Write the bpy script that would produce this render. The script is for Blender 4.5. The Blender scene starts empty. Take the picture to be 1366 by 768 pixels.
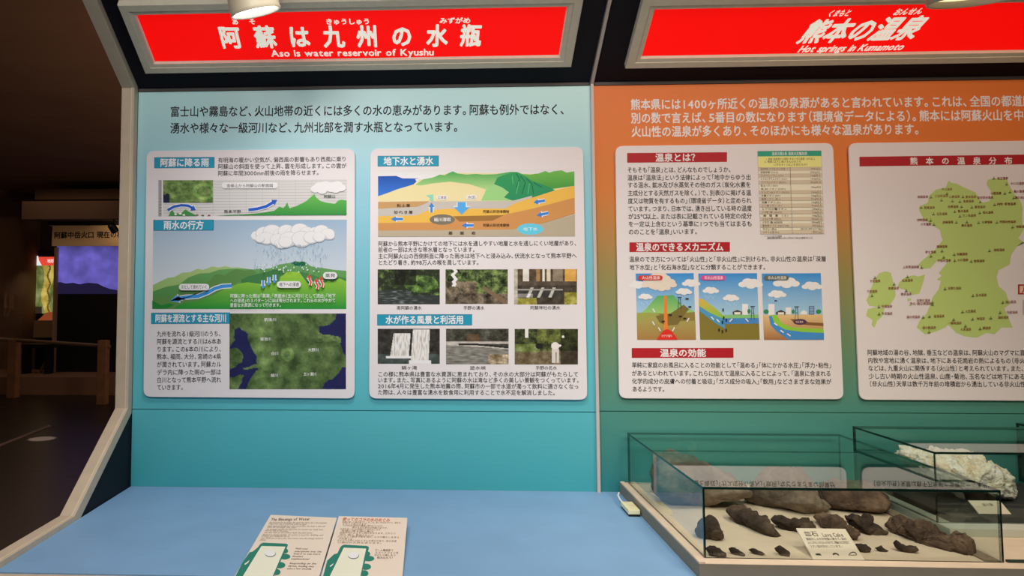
import bpy, bmesh, math, random
import numpy as np
from mathutils import Vector, Matrix, noise
random.seed(7)
S = bpy.context.scene
COL = S.collection
R = math.radians

# ---------------------------------------------------------------- camera, world, lights, exposure
F, CX, CY = 1050.0, 527.91, 325.78            # focal length and principal point of the (cropped) photograph, 1366x768
YAW, PIT, ROL = -.051, .0637, -.0011
CAM = np.array([.7914, -2.035, 1.2941])
_cy, _sy, _cp, _sp = math.cos(YAW), math.sin(YAW), math.cos(PIT), math.sin(PIT)
FW = np.array([_sy*_cp, _cy*_cp, _sp]); _r = np.array([_cy, -_sy, 0.]); _u = np.cross(_r, FW)
RT = math.cos(ROL)*_r + math.sin(ROL)*_u; UP = -math.sin(ROL)*_r + math.cos(ROL)*_u
cd = bpy.data.cameras.new('camera'); co = bpy.data.objects.new('camera', cd); COL.objects.link(co)
cd.sensor_width = 36; cd.lens = 36*F/1366; cd.clip_start = .02; cd.clip_end = 60
cd.shift_x = (683-CX)/1366; cd.shift_y = (CY-384)/1366
m = Matrix.Identity(4)
for i in range(3):
    m[i][0], m[i][1], m[i][2], m[i][3] = RT[i], UP[i], -FW[i], CAM[i]
co.matrix_world = m
S.camera = co
S.view_settings.view_transform = 'Standard'; S.view_settings.look = 'None'
S.view_settings.exposure = 0.14; S.view_settings.gamma = 1.0; S.view_settings.use_curve_mapping = False
w = bpy.data.worlds.new('world'); S.world = w; w.use_nodes = True
w.node_tree.nodes['Background'].inputs[0].default_value = (1, .78, .62, 1)
w.node_tree.nodes['Background'].inputs[1].default_value = .035

def spot(name, loc, tgt, power, color, size, blend, radius):
    l = bpy.data.lights.new(name, 'SPOT'); l.energy = power; l.color = color
    l.spot_size = R(size); l.spot_blend = blend; l.shadow_soft_size = radius
    o = bpy.data.objects.new(name, l); COL.objects.link(o); o.location = loc
    o.rotation_euler = (Vector(tgt)-Vector(loc)).to_track_quat('-Z', 'Y').to_euler()
    return o
NEUT = (1, .965, .94); WARM = (1, .82, .64)
spot('ceiling_spot_light', (.45, -2.3, 2.36), (.45, 0, 1.2), 20, NEUT, 70, .8, .12)
spot('ceiling_spot_light', (.0, -2.25, 2.55), (.3, 0, 1.2), 36, NEUT, 74, .8, .35)
spot('ceiling_spot_light', (.95, -2.25, 2.55), (.75, 0, 1.2), 31, NEUT, 70, .8, .35)
spot('ceiling_spot_light', (1.55, -2.2, 2.55), (1.75, 0, 1.2), 44, WARM, 64, .8, .35)
spot('ceiling_spot_light', (2.4, -2.2, 2.55), (1.95, 0, 1.2), 44, WARM, 64, .8, .35)
spot('counter_spot_light', (.72, -.80, 2.5), (.66, -.46, .8), 33, NEUT, 84, .7, .15)
spot('counter_spot_light', (1.72, -.85, 2.5), (1.70, -.36, .8), 30, (1, .91, .79), 58, .8, .10)
for loc, p in (((.5, 3.0, 1.5), 60), ((.4, 6.5, 1.5), 50)):      # unseen fill lights added behind the booth to brighten the hall
    l = bpy.data.lights.new('hall_fill_light', 'POINT'); l.energy = p; l.color = (1, .70, .48); l.shadow_soft_size = .25
    o = bpy.data.objects.new('hall_fill_light', l); COL.objects.link(o); o.location = loc
for loc, p in (((-2.6, 4.6, 2.75), 8), ((-4.2, 7.6, 2.75), 6)):  # added area lights, a dim ambient fill for the hall
    a = bpy.data.lights.new('overhead_fill_light', 'AREA'); a.energy = p; a.size = 1.4; a.color = (1, .68, .45)
    ao = bpy.data.objects.new('overhead_fill_light', a); COL.objects.link(ao); ao.location = loc

# ---------------------------------------------------------------- geometry helpers
def ray(px, py): return FW + RT*(px-CX)/F - UP*(py-CY)/F
def onX(px, py, x): d = ray(px, py); return Vector(CAM + d*(x-CAM[0])/d[0])
def onY(px, py, y): d = ray(px, py); return Vector(CAM + d*(y-CAM[1])/d[1])
def onZ(px, py, z): d = ray(px, py); return Vector(CAM + d*(z-CAM[2])/d[2])
def onP(px, py, P, n):
    d = Vector(ray(px, py)); c = Vector(CAM)
    return c + d*((P-c).dot(n)/d.dot(n))

def lin(v):
    v /= 255.
    return v/12.92 if v <= .04045 else ((v+.055)/1.055)**2.4
def L(r, g, b): return (lin(r), lin(g), lin(b))
GAIN = .70
def C(r, g, b): return tuple(min(.92, lin(v)/GAIN) for v in (r, g, b))

class MB:
    """collects faces, then links them as ONE mesh object"""
    def __init__(s): s.v = []; s.f = []; s.c = []; s.mi = []
    def add(s, vs, fs, col=None, mi=0):
        b = len(s.v)
        s.v += [tuple(p) for p in vs]
        s.c += (list(col) if isinstance(col, list) else [col or (1, 1, 1)]*len(vs))
        s.f += [tuple(i+b for i in f) for f in fs]; s.mi += [mi]*len(fs)
        return s
    def box(s, x0, x1, y0, y1, z0, z1, mi=0):
        v = [(x, y, z) for x in (x0, x1) for y in (y0, y1) for z in (z0, z1)]
        return s.add(v, [(0, 1, 3, 2), (4, 6, 7, 5), (0, 4, 5, 1), (2, 3, 7, 6), (0, 2, 6, 4), (1, 5, 7, 3)], mi=mi)
    def prism(s, loop, off, mi=0):
        """closed loop of points extruded by vector off"""
        n = len(loop); a = [Vector(p) for p in loop]; b = [p+Vector(off) for p in a]
        return s.add(a+b, [tuple(range(n))[::-1], tuple(range(n, 2*n))] + [(i, (i+1) % n, n+(i+1) % n, n+i) for i in range(n)], mi=mi)
    def tube(s, pts, r, n=10, mi=0):
        pts = [Vector(p) for p in pts]; rs = r if isinstance(r, (list, tuple)) else [r]*len(pts)
        vs = []; fs = []
        for i, p in enumerate(pts):
            t = (pts[min(i+1, len(pts)-1)]-pts[max(i-1, 0)]).normalized()
            a = t.orthogonal().normalized() if i == 0 else (pa - t*pa.dot(t)).normalized()
            pa = a; b = t.cross(a)
            vs += [p + (a*math.cos(2*math.pi*k/n)+b*math.sin(2*math.pi*k/n))*rs[i] for k in range(n)]
        for i in range(len(pts)-1):
            fs += [(i*n+k, i*n+(k+1) % n, (i+1)*n+(k+1) % n, (i+1)*n+k) for k in range(n)]
        fs += [tuple(range(n))[::-1], tuple(range((len(pts)-1)*n, len(pts)*n))]
        return s.add(vs, fs, mi=mi)
    def lathe(s, prof, mat, n=40, mi=0, close=True):
        """profile of (radius, height) turned about local z, placed by matrix"""
        vs = []; fs = []
        for r, h in prof: vs += [mat @ Vector((r*math.cos(2*math.pi*k/n), r*math.sin(2*math.pi*k/n), h)) for k in range(n)]
        for i in range(len(prof)-1):
            fs += [(i*n+k, i*n+(k+1) % n, (i+1)*n+(k+1) % n, (i+1)*n+k) for k in range(n)]
        if close: fs += [tuple(range(n))[::-1], tuple(range((len(prof)-1)*n, len(prof)*n))]
        return s.add(vs, fs, mi=mi)
    def build(s, name, mats, parent=None, smooth=False, bevel=0, recalc=True, color=False):
        me = bpy.data.meshes.new(name)
        o0 = parent.matrix_world.translation if parent is not None else Vector()
        me.from_pydata([Vector(p)-ORIG.get(parent, Vector()) for p in s.v], [], s.f); me.update()
        if color:
            at = me.color_attributes.new('Col', 'FLOAT_COLOR', 'POINT')
            at.data.foreach_set('color', [k for c in s.c for k in (c[0], c[1], c[2], 1.)])
        for mt in (mats if isinstance(mats, (list, tuple)) else [mats]): me.materials.append(mt)
        me.polygons.foreach_set('material_index', s.mi)
        if recalc:
            bm = bmesh.new(); bm.from_mesh(me); bmesh.ops.recalc_face_normals(bm, faces=bm.faces); bm.to_mesh(me); bm.free()
        if smooth: me.polygons.foreach_set('use_smooth', [True]*len(me.polygons))
        o = bpy.data.objects.new(name, me); COL.objects.link(o)
        if parent is not None:
            o.parent = parent
            ORIG[o] = ORIG.get(parent, Vector())
        if bevel:
            b = o.modifiers.new('bevel', 'BEVEL'); b.width = bevel; b.segments = 2; b.limit_method = 'ANGLE'
        return o
ORIG = {}
def tag(o, label=None, cat=None, group=None, kind=None):
    if label: o['label'] = label
    if cat: o['category'] = cat
    if group: o['group'] = group
    if kind: o['kind'] = kind
    return o
def thing(name, label, cat, loc, group=None):
    o = bpy.data.objects.new(name, None); COL.objects.link(o); o.location = loc; o.empty_display_size = .05
    ORIG[o] = Vector(loc)
    return tag(o, label, cat, group)

# ---------------------------------------------------------------- materials
MATS = {}
def mat(name, col, rough=.6, spec=.3, noise_amt=0, scale=40, bump=0, emit=None, es=0, metal=0, bscale=None):
    mt = bpy.data.materials.new(name); mt.use_nodes = True; nt = mt.node_tree; b = nt.nodes['Principled BSDF']
    b.inputs['Base Color'].default_value = (*col, 1); b.inputs['Roughness'].default_value = rough
    b.inputs['Specular IOR Level'].default_value = spec; b.inputs['Metallic'].default_value = metal
    tc = nt.nodes.new('ShaderNodeTexCoord')
    if noise_amt:
        n = nt.nodes.new('ShaderNodeTexNoise'); n.inputs['Scale'].default_value = scale; n.inputs['Detail'].default_value = 6
        rp = nt.nodes.new('ShaderNodeValToRGB')
        rp.color_ramp.elements[0].position = .3; rp.color_ramp.elements[1].position = .7
        rp.color_ramp.elements[0].color = (*[v*(1-noise_amt) for v in col], 1); rp.color_ramp.elements[1].color = (*[min(1, v*(1+noise_amt)) for v in col], 1)
        nt.links.new(tc.outputs['Object'], n.inputs['Vector']); nt.links.new(n.outputs['Fac'], rp.inputs[0]); nt.links.new(rp.outputs[0], b.inputs['Base Color'])
    if bump:
        n2 = nt.nodes.new('ShaderNodeTexNoise'); n2.inputs['Scale'].default_value = bscale or scale*2; n2.inputs['Detail'].default_value = 8
        bp = nt.nodes.new('ShaderNodeBump'); bp.inputs['Strength'].default_value = bump; bp.inputs['Distance'].default_value = .01
        nt.links.new(tc.outputs['Object'], n2.inputs['Vector']); nt.links.new(n2.outputs['Fac'], bp.inputs['Height']); nt.links.new(bp.outputs[0], b.inputs['Normal'])
    if emit:
        b.inputs['Emission Color'].default_value = (*emit, 1); b.inputs['Emission Strength'].default_value = es
    MATS[name] = mt
    return mt
def print_mat(name, rough=.45, spec=.3, es=0):
    mt = bpy.data.materials.new(name); mt.use_nodes = True; nt = mt.node_tree; b = nt.nodes['Principled BSDF']
    a = nt.nodes.new('ShaderNodeAttribute'); a.attribute_name = 'Col'
    nt.links.new(a.outputs['Color'], b.inputs['Base Color']); b.inputs['Roughness'].default_value = rough; b.inputs['Specular IOR Level'].default_value = spec
    if es:
        nt.links.new(a.outputs['Color'], b.inputs['Emission Color']); b.inputs['Emission Strength'].default_value = es
    return mt
def glass_mat():
    mt = bpy.data.materials.new('clear_glass'); mt.use_nodes = True; nt = mt.node_tree; nt.nodes.clear()
    out = nt.nodes.new('ShaderNodeOutputMaterial'); mix = nt.nodes.new('ShaderNodeMixShader')
    tr = nt.nodes.new('ShaderNodeBsdfTransparent'); tr.inputs[0].default_value = (.945, .975, .962, 1)
    gl = nt.nodes.new('ShaderNodeBsdfGlossy'); gl.inputs['Roughness'].default_value = .0; gl.inputs[0].default_value = (.95, 1, .98, 1)
    fr = nt.nodes.new('ShaderNodeFresnel'); fr.inputs[0].default_value = 1.52
    ge = nt.nodes.new('ShaderNodeNewGeometry')
    inv = nt.nodes.new('ShaderNodeMath'); inv.operation = 'SUBTRACT'; inv.inputs[0].default_value = 1
    mul = nt.nodes.new('ShaderNodeMath'); mul.operation = 'MULTIPLY'
    mu2 = nt.nodes.new('ShaderNodeMath'); mu2.operation = 'MULTIPLY'; mu2.inputs[1].default_value = 1.0; mu2.use_clamp = True
    nt.links.new(ge.outputs['Backfacing'], inv.inputs[1]); nt.links.new(fr.outputs[0], mul.inputs[0]); nt.links.new(inv.outputs[0], mul.inputs[1])
    nt.links.new(mul.outputs[0], mu2.inputs[0]); nt.links.new(mu2.outputs[0], mix.inputs[0])
    nt.links.new(tr.outputs[0], mix.inputs[1]); nt.links.new(gl.outputs[0], mix.inputs[2]); nt.links.new(mix.outputs[0], out.inputs[0])
    return mt
def gradient_mat(name, stops, z0, z1, rough=.3, spec=.4):
    """a printed vertical colour gradient (the panel's own ink)"""
    mt = bpy.data.materials.new(name); mt.use_nodes = True; nt = mt.node_tree; b = nt.nodes['Principled BSDF']
    tc = nt.nodes.new('ShaderNodeTexCoord'); sx = nt.nodes.new('ShaderNodeSeparateXYZ'); mr = nt.nodes.new('ShaderNodeMapRange'); rp = nt.nodes.new('ShaderNodeValToRGB')
    mr.inputs['From Min'].default_value = z0; mr.inputs['From Max'].default_value = z1
    nt.links.new(tc.outputs['Object'], sx.inputs[0]); nt.links.new(sx.outputs['Z'], mr.inputs['Value']); nt.links.new(mr.outputs[0], rp.inputs[0]); nt.links.new(rp.outputs[0], b.inputs['Base Color'])
    el = rp.color_ramp.elements
    for i, (p, c) in enumerate(stops):
        e = el[i] if i < 2 else el.new(p)
        e.position = p; e.color = (*c, 1)
    b.inputs['Roughness'].default_value = rough; b.inputs['Specular IOR Level'].default_value = spec
    return mt
PRINT = print_mat('printed_ink', .5, .25)
GLASS = glass_mat()
GEDGE = mat('glass_edge', (.004, .022, .017), .15, .5)
BEIGE = mat('beige_edging', C(180, 164, 142), .45, .3, .05, 30)
FRAME = mat('sign_frame_metal', C(196, 188, 168), .35, .4, .04, 60)
NAVY = mat('navy_laminate', (.010, .009, .015), .55, .14)
WHITE = mat('white_board', C(206, 202, 203), .5, .3)
BLUE = mat('blue_counter_laminate', C(110, 147, 182), .5, .3, .05, 9, .03, bscale=220)
TAN = mat('tan_display_base', C(188, 172, 151), .7, .2, .06, 25, .05, bscale=300)
GREYP = mat('grey_paint', C(120, 114, 102), .7, .2, .04, 30)
BLACK = mat('black_plastic', (.006, .006, .007), .45, .4)
CREAM = mat('cream_plastic', C(225, 205, 165), .4, .4)
PAPER = mat('cream_paper_board', (.90, .78, .64), .55, .25)
LAMPW = mat('white_lamp_enamel', C(190, 178, 152), .35, .4)
SLAB = mat('charcoal_board', (.03, .032, .033), .6, .3, .15, 60)

# ---------------------------------------------------------------- lettering
GC = {}
def glyph(ch):
    k = ch
    if k not in GC:
        cu = bpy.data.curves.new('g', 'FONT'); cu.body = ch; cu.resolution_u = 2
        o = bpy.data.objects.new('g', cu); me = bpy.data.meshes.new_from_object(o)
        vs = [(v.co.x, v.co.y) for v in me.vertices]; fs = [tuple(p.vertices) for p in me.polygons]
        bpy.data.objects.remove(o); bpy.data.curves.remove(cu); bpy.data.meshes.remove(me)
        GC[k] = (vs, fs, min([v[0] for v in vs], default=0), max([v[0] for v in vs], default=0))
    return GC[k]
NARROW = set('、。，．・「」（）()[]『』,.')
class Print:
    """flat printing on a plane; everything is given in the photograph's pixels and laid on that plane"""
    def __init__(s, M, nrm, base=.0002, step=.00003): s.M = M; s.n = Vector(nrm).normalized(); s.h = base; s.step = step; s.mb = MB()
    def P(s, x, y): return s.M(x, y) + s.n*s.h
    def col(s, c, x, y):
        if len(c) == 4:
            y0, c0, y1, c1 = c; t = min(1, max(0, (y-y0)/(y1-y0)))
            return tuple(a+(b-a)*t for a, b in zip(C(*c0), C(*c1)))
        return C(*c)
    def poly(s, pts, c):
        s.h += s.step
        s.mb.add([s.P(*p) for p in pts], [tuple(range(len(pts)))], [s.col(c, *p) for p in pts])
    def rect(s, x0, y0, x1, y1, c, sl=0): s.poly([(x0, y0), (x1, y0+sl), (x1, y1+sl), (x0, y1)], c)
    def ell(s, cx, cy, rx, ry, c, n=20): s.poly([(cx+rx*math.cos(2*math.pi*k/n), cy+ry*math.sin(2*math.pi*k/n)) for k in range(n)], c)
    def pill(s, x0, y0, x1, y1, c):
        r = (y1-y0)/2; p = [(x1-r+r*math.sin(math.pi*k/8), y0+r-r*math.cos(math.pi*k/8)) for k in range(9)]
        p += [(x0+r-r*math.sin(math.pi*k/8), y0+r+r*math.cos(math.pi*k/8)) for k in range(9)]
        s.poly(p, c)
    def line(s, pts, wd, c):
        for (x0, y0), (x1, y1) in zip(pts[:-1], pts[1:]):
            d = math.hypot(x1-x0, y1-y0) or 1; nx, ny = -(y1-y0)/d*wd/2, (x1-x0)/d*wd/2
            s.poly([(x0+nx, y0+ny), (x1+nx, y1+ny), (x1-nx, y1-ny), (x0-nx, y0-ny)], c)
    def arrow(s, pts, wd, hw, hl, c, edge=None):
        if edge: s.arrow(pts, wd+2.2, hw+1.8, hl+1.2, edge)
        (x0, y0), (x1, y1) = pts[-2:]; d = math.hypot(x1-x0, y1-y0); ux, uy = (x1-x0)/d, (y1-y0)/d
        bx, by = x1-ux*hl, y1-uy*hl; q = pts[:-1]+[(bx, by)]
        lf, rg = [], []
        for i, p in enumerate(q):
            a, b = q[max(i-1, 0)], q[min(i+1, len(q)-1)]; e = math.hypot(b[0]-a[0], b[1]-a[1]) or 1
            nx, ny = -(b[1]-a[1])/e*wd/2, (b[0]-a[0])/e*wd/2
            lf.append((p[0]+nx, p[1]+ny)); rg.append((p[0]-nx, p[1]-ny))
        s.poly(lf+[(bx-uy*hw/2, by+ux*hw/2), (x1, y1), (bx+uy*hw/2, by-ux*hw/2)]+rg[::-1], c)
    def grid(s, x0, y0, x1, y1, nu, nv, fn, quad=None):
        s.h += s.step; vs = []; cs = []; q = quad or ((x0, y0), (x1, y0), (x1, y1), (x0, y1))
        for j in range(nv+1):
            for i in range(nu+1):
                u, v = i/nu, j/nv
                x = (q[0][0]*(1-u)+q[1][0]*u)*(1-v)+(q[3][0]*(1-u)+q[2][0]*u)*v
                y = (q[0][1]*(1-u)+q[1][1]*u)*(1-v)+(q[3][1]*(1-u)+q[2][1]*u)*v
                vs.append(s.P(x, y)); cs.append(C(*[max(2, min(255, k)) for k in fn(u, v)]))
        s.mb.add(vs, [(j*(nu+1)+i, j*(nu+1)+i+1, (j+1)*(nu+1)+i+1, (j+1)*(nu+1)+i) for j in range(nv) for i in range(nu)], cs)
    def text(s, st, x0, y0, x1, y1, h, c=(38, 34, 36), off=0., slant=0., maxw=1.25):
        """one line of letters from pixel (x0,y0) to (x1,y1) through its middle, h pixels tall"""
        a, b = s.P(x0, y0), s.P(x1, y1); u = (b-a); W = u.length; u.normalize(); v = s.n.cross(u).normalized()
        if v.z < 0 and abs(v.z) > .1 or (abs(v.z) <= .1 and v.y < 0): v = -v
        mx, my = (x0+x1)/2, (y0+y1)/2
        H = (s.P(mx, my-h/2)-s.P(mx, my+h/2)).dot(v)*1.08
        items = []; tot = 0
        for ch in st:
            if ch in ' \u3000': tot += .35 if ch == ' ' else 1; continue
            vs, fs, xa, xb = glyph(ch)
            if ch.isdigit() and ord(ch) < 128:
                kx = .5/(xb-xa) if ch != '1' else 1.0; vs = [((q[0]-(xa+xb)/2)*kx, q[1]) for q in vs]; wd = .64; o = .32
            elif ord(ch) < 0x250: wd = (xb-xa)+.10; o = .05-xa
            elif ch in '、。，': wd = .68; o = .22-(xa+xb)/2
            elif ch in NARROW: wd = .56; o = .28-(xa+xb)/2 + (.06 if ch in '「（(' else -.06 if ch in '」）)' else 0)
            else: wd = 1.0; o = .5-(xa+xb)/2 if ch in 'ーっゃゅょ' else 0.
            items.append((vs, fs, tot+o, tot+wd/2, wd)); tot += wd
        pitch = W/max(tot, .01); sc = min(pitch, H*maxw)
        cc = C(*c); nk = 1 if off < .003 else 4 if off < .02 else 8 if off < .03 else 12
        shifts = [(0, 0)] + ([(off*math.cos(2*math.pi*(k+.5)/nk), off*math.sin(2*math.pi*(k+.5)/nk)) for k in range(nk)] if nk > 1 else [])
        for vs, fs, st_, mid, wd in items:
            x_c = mid*pitch; x_o = (st_-mid)*sc
            for k, (ox, oy) in enumerate(shifts):                # heavier weights are the same letter struck several times
                s.mb.add([a+u*(x_c+x_o+(p[0]+ox)*sc+slant*(p[1]-.37)*H)+v*((p[1]+oy-.37)*H)+s.n*(4e-6*k) for p in vs], fs, cc)
        s.h += s.step*.2
    def build(s, name, parent, label=None, mt=None):
        o = s.mb.build(name, mt or PRINT, parent, recalc=False, color=True)
        if label: o['label'] = label
        return o
def nz(x, y, z=0): return noise.noise(Vector((x, y, z)))
def fb(x, y, z=0, o=4): return sum(nz(x*2**k, y*2**k, z+k*7)/2**k for k in range(o))

# ---------------------------------------------------------------- the dark hall (setting)
FLOOR = bpy.data.materials.new('dark_polished_floor'); FLOOR.use_nodes = True
nt = FLOOR.node_tree; b = nt.nodes['Principled BSDF']; b.inputs['Base Color'].default_value = (.022, .017, .015, 1); b.inputs['Roughness'].default_value = .34
b.inputs['Specular IOR Level'].default_value = .22
tc = nt.nodes.new('ShaderNodeTexCoord'); n = nt.nodes.new('ShaderNodeTexNoise'); n.inputs['Scale'].default_value = 9; bp = nt.nodes.new('ShaderNodeBump'); bp.inputs['Strength'].default_value = .12; bp.inputs['Distance'].default_value = .02
nt.links.new(tc.outputs['Object'], n.inputs[0]); nt.links.new(n.outputs[0], bp.inputs['Height']); nt.links.new(bp.outputs[0], b.inputs['Normal'])
WALLB = mat('brown_wall_paint', C(96, 70, 54), .85, .15, .08, 3)
CEIL = mat('dark_ceiling_paint', C(110, 84, 70), .85, .15, .08, 2)
tag(MB().box(-9, 6, -6, 12, -.1, 0).build('floor', FLOOR), kind='structure')
tag(MB().box(-9, 6, -6, 12, 2.9, 3.0).build('ceiling', CEIL), kind='structure')
tag(MB().box(-9, 6, 11.5, 11.6, 0, 2.9).build('wall_back', WALLB), kind='structure')
tag(MB().box(-6.8, -6.7, -6, 11.5, 0, 2.9).build('wall_left', WALLB), kind='structure')

# ---------------------------------------------------------------- display wall: two printed panels
ZD, ZT = .80, 1.834
seam1 = onY(480, 547.5, 0).z; seam2 = onY(1080, 550, 0).z
def stops_from(lst, x):
    out = []
    for py, c in lst: out.append(((onY(x, py, 0).z-ZD)/(ZT-ZD), C(*c)))
    return sorted(out, key=lambda t: t[0])
TEAL = gradient_mat('teal_gradient_print', stops_from([(655, (58, 146, 152)), (560, (78, 164, 172)), (420, (98, 174, 187)), (250, (132, 182, 196)), (120, (170, 212, 238))], 480), ZD, ZT)
ORNG = gradient_mat('orange_green_gradient_print', stops_from([(655, (42, 116, 120)), (545, (68, 126, 114)), (450, (100, 128, 94)), (360, (136, 124, 74)), (250, (190, 112, 48)), (118, (236, 110, 48))], 1080), ZD, ZT, .44, .3)
GROOVE = mat('seam_gap_teal', C(48, 120, 122), .8, .1)  # darker teal of the recessed joint strip
def wall_panel(x0, x1, mt, seam, label, gcol):
    t = thing('exhibit_panel', label, 'panel', (x0, 0, ZD))
    MB().box(x0, x1, 0, .03, seam+.001, ZT).build('upper_board', mt, t)
    MB().box(x0, x1, .0004, .03, ZD, seam-.001).build('lower_board', mt, t)
    MB().box(x0, x1, .004, .03, seam-.001, seam+.001).build('joint_strip', gcol, t)
    MB().box(x0, x1, .03, .10, 0.02, 2.02).build('backing', NAVY, t)
    return t
# gradient uses object space of the mesh -> parts keep world z minus their thing's z, so shift the map range
for g in (TEAL, ORNG):
    for nd in g.node_tree.nodes:
        if nd.type == 'MAP_RANGE': nd.inputs['From Min'].default_value = 0; nd.inputs['From Max'].default_value = ZT-ZD
panelA = wall_panel(0, 1.1925, TEAL, seam1, 'pale blue to teal printed wall panel on the left, about water', GROOVE)
panelB = wall_panel(1.2, 2.42, ORNG, seam2, 'orange to green printed wall panel on the right, about hot springs', mat('seam_gap_green', C(60, 112, 98), .8, .1))
WP = lambda x, y: onY(x, y, 0)
p = Print(WP, (0, -1, 0))
p.text('富士山や霧島など、火山地帯の近くには多くの水の恵みがあります。阿蘇も例外ではなく、', 227, 149, 756, 145.8, 14.2, (20, 20, 24), .019)
p.text('湧水や様々な一級河川など、九州北部を潤す水瓶となっています。', 227, 171, 614, 169, 14.2, (20, 20, 24), .019)
p.build('introduction_text', panelA, 'dark introduction text in two lines')
p = Print(WP, (0, -1, 0))
wc = (255, 244, 232)
p.text('熊本県には1400ヶ所近くの温泉の泉源があると言われています。これは、全国の都道府県', 841, 139.5, 1392, 134.3, 14.5, wc, .022)
p.text('別の数で言えば、5番目の数になります（環境省データによる）。熊本には阿蘇火山を中心', 841.5, 157.6, 1380, 153.4, 14.5, wc, .022)
p.text('火山性の温泉が多くあり、そのほかにも様々な温泉があります。', 842, 175.8, 1229, 172.3, 14.5, wc, .022)
p.build('introduction_text', panelB, 'white introduction text in three lines')

# ---------------------------------------------------------------- slanted canopy, sign boxes
TH = R(31); HP = Vector((0, 0, 1.84)); HN = Vector((0, -math.sin(TH), -math.cos(TH)))       # underside faces the viewer
HU = Vector((0, -math.cos(TH), math.sin(TH)))                                                   # up the slope
def Hm(lift=0): return lambda x, y: onP(x, y, HP+HN*lift, HN)
LIPM = mat('canopy_edge_strip', C(70, 64, 62), .5, .3)
def canopy(x0, x1, label):
    t = thing('sign_canopy', label, 'canopy', (x0, 0, 1.834))
    a = [Vector((x0, 0, 1.84)), Vector((x0, 0, 1.84))+HU*.40]
    loop = [a[0], a[1], a[1]-HN*.035, Vector((x0, .03, 1.84))]
    MB().prism(loop, (x1-x0, 0, 0)).build('sloped_board', NAVY, t)
    MB().box(x0, x1, -.004, .0, 1.8345, 1.842).build('edge_strip', LIPM, t)
    return t
canopy(0.002, 1.190, 'navy sloping canopy board over the pale blue panel')
canopy(1.2035, 2.42, 'navy sloping canopy board over the orange panel')
RED = mat('red_backlit_face', (.72, .004, .003), .5, .12, emit=(1, .003, .002), es=.68)
PINK = mat('light_leak_pale', C(230, 205, 190), .5, .3)  # pale strip colour standing in for light leaking round the red face
SIGNW = print_mat('sign_white_ink', .4, .3, .5)
def sign_box(quad, label, build_text):
    """quad: outer corners in canopy coordinates (x, distance up the slope)"""
    (xa, sa), (xb, sb) = quad
    t = thing('sign_box', label, 'sign', HP+Vector((xa, 0, 0))+HU*sa)
    def pt(x, s_, h): return HP+Vector((x, 0, 0))+HU*s_+HN*h
    # frame: moulded profile going inward: outer edge, flat, groove, inner flat, lip
    prof = [(0, 0), (0, .017), (.002, .019), (.0195, .019), (.0205, .0165), (.0215, .0175), (.031, .0165), (.032, .013), (.032, 0)]
    mb = MB(); vs = []
    for ins, h in prof:
        vs += [pt(xa+ins, sa+ins, h), pt(xb-ins, sa+ins, h), pt(xb-ins, sb-ins, h), pt(xa+ins, sb-ins, h)]
    fs = []
    for i in range(len(prof)-1):
        fs += [(i*4+k, i*4+(k+1) % 4, i*4+4+(k+1) % 4, i*4+4+k) for k in range(4)]
    mb.add(vs, fs).build('frame', FRAME, t)
    ins = .0315; mb = MB(); vs = []
    for i_, h in ((ins, .0128), (ins+.003, .0105)):
        vs += [pt(xa+i_, sa+i_, h), pt(xb-i_, sa+i_, h), pt(xb-i_, sb-i_, h), pt(xa+i_, sb-i_, h)]
    mb.add(vs, [(k, (k+1) % 4, 4+(k+1) % 4, 4+k) for k in range(4)]).build('light_leak_strip', PINK, t)
    i_ = ins+.002
    f = MB().add([pt(xa+i_, sa+i_, .0105), pt(xb-i_, sa+i_, .0105), pt(xb-i_, sb-i_, .0105), pt(xa+i_, sb-i_, .0105)], [(0, 1, 2, 3)]).build('face', RED, t)
    f['label'] = 'red illuminated sign face'
    p = Print(Hm(.0105), HN, .0004)
    build_text(p)
    p.build('lettering', f, 'cream white lettering', SIGNW)
    return t
hs = lambda x, y: (lambda q: (q.x, (q-HP-HN*.018).dot(HU)))(onP(x, y, HP+HN*.018, HN))
f1a, f1b, f1c, f1d = hs(192, 96.5), hs(760, 91.8), hs(155, 1), hs(780, 0)
TC = (240, 226, 196)
def tx1(p):
    for ch, x, y in zip('阿蘇は九州の水瓶', (307, 353.5, 399, 445, 490, 536, 583, 628), (50, 49.6, 49.3, 49, 48.6, 48.2, 47.9, 47.5)):
        p.text(ch, x-14.5, y, x+14.5, y, 28.5, TC, .035)
    p.text('あ', 309, 28.8, 318, 28.7, 8, TC, .03); p.text('そ', 332, 28.6, 341, 28.5, 8, TC, .03)
    p.text('きゅうしゅう', 434, 28.8, 494, 28.4, 8, TC, .03); p.text('みずがめ', 586, 27.5, 628, 27.2, 8, TC, .03)
    p.text('Aso is water reservoir of Kyushu', 361, 70.6, 579, 69, 11.5, TC, .025)
def tx2(p):
    p.text('熊本の温泉', 1072, 43, 1231, 37, 30, TC, .035, .28)
    p.text('くまもと', 1105, 18, 1135, 17, 9, TC, .03, .28); p.text('おんせん', 1193, 16, 1231, 14.5, 9, TC, .03, .28)
    p.text('Hot springs in Kumamoto', 1067, 65, 1207, 61.6, 11.5, TC, .03, .28)
sa = (f1a[1]+f1b[1])/2; sb = (f1c[1]+f1d[1])/2
sign_box((((f1a[0]+f1c[0])/2, sa), ((f1b[0]+f1d[0])/2, sb)), 'red framed sign about the water reservoir of Kyushu, left', tx1)
f2a, f2c = hs(832.5, 91.8), hs(860, 0)
sign_box((((f2a[0]+f2c[0])/2, f2a[1]), (2.385, sb-.013)), 'red framed sign about hot springs in Kumamoto, right', tx2)

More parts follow.
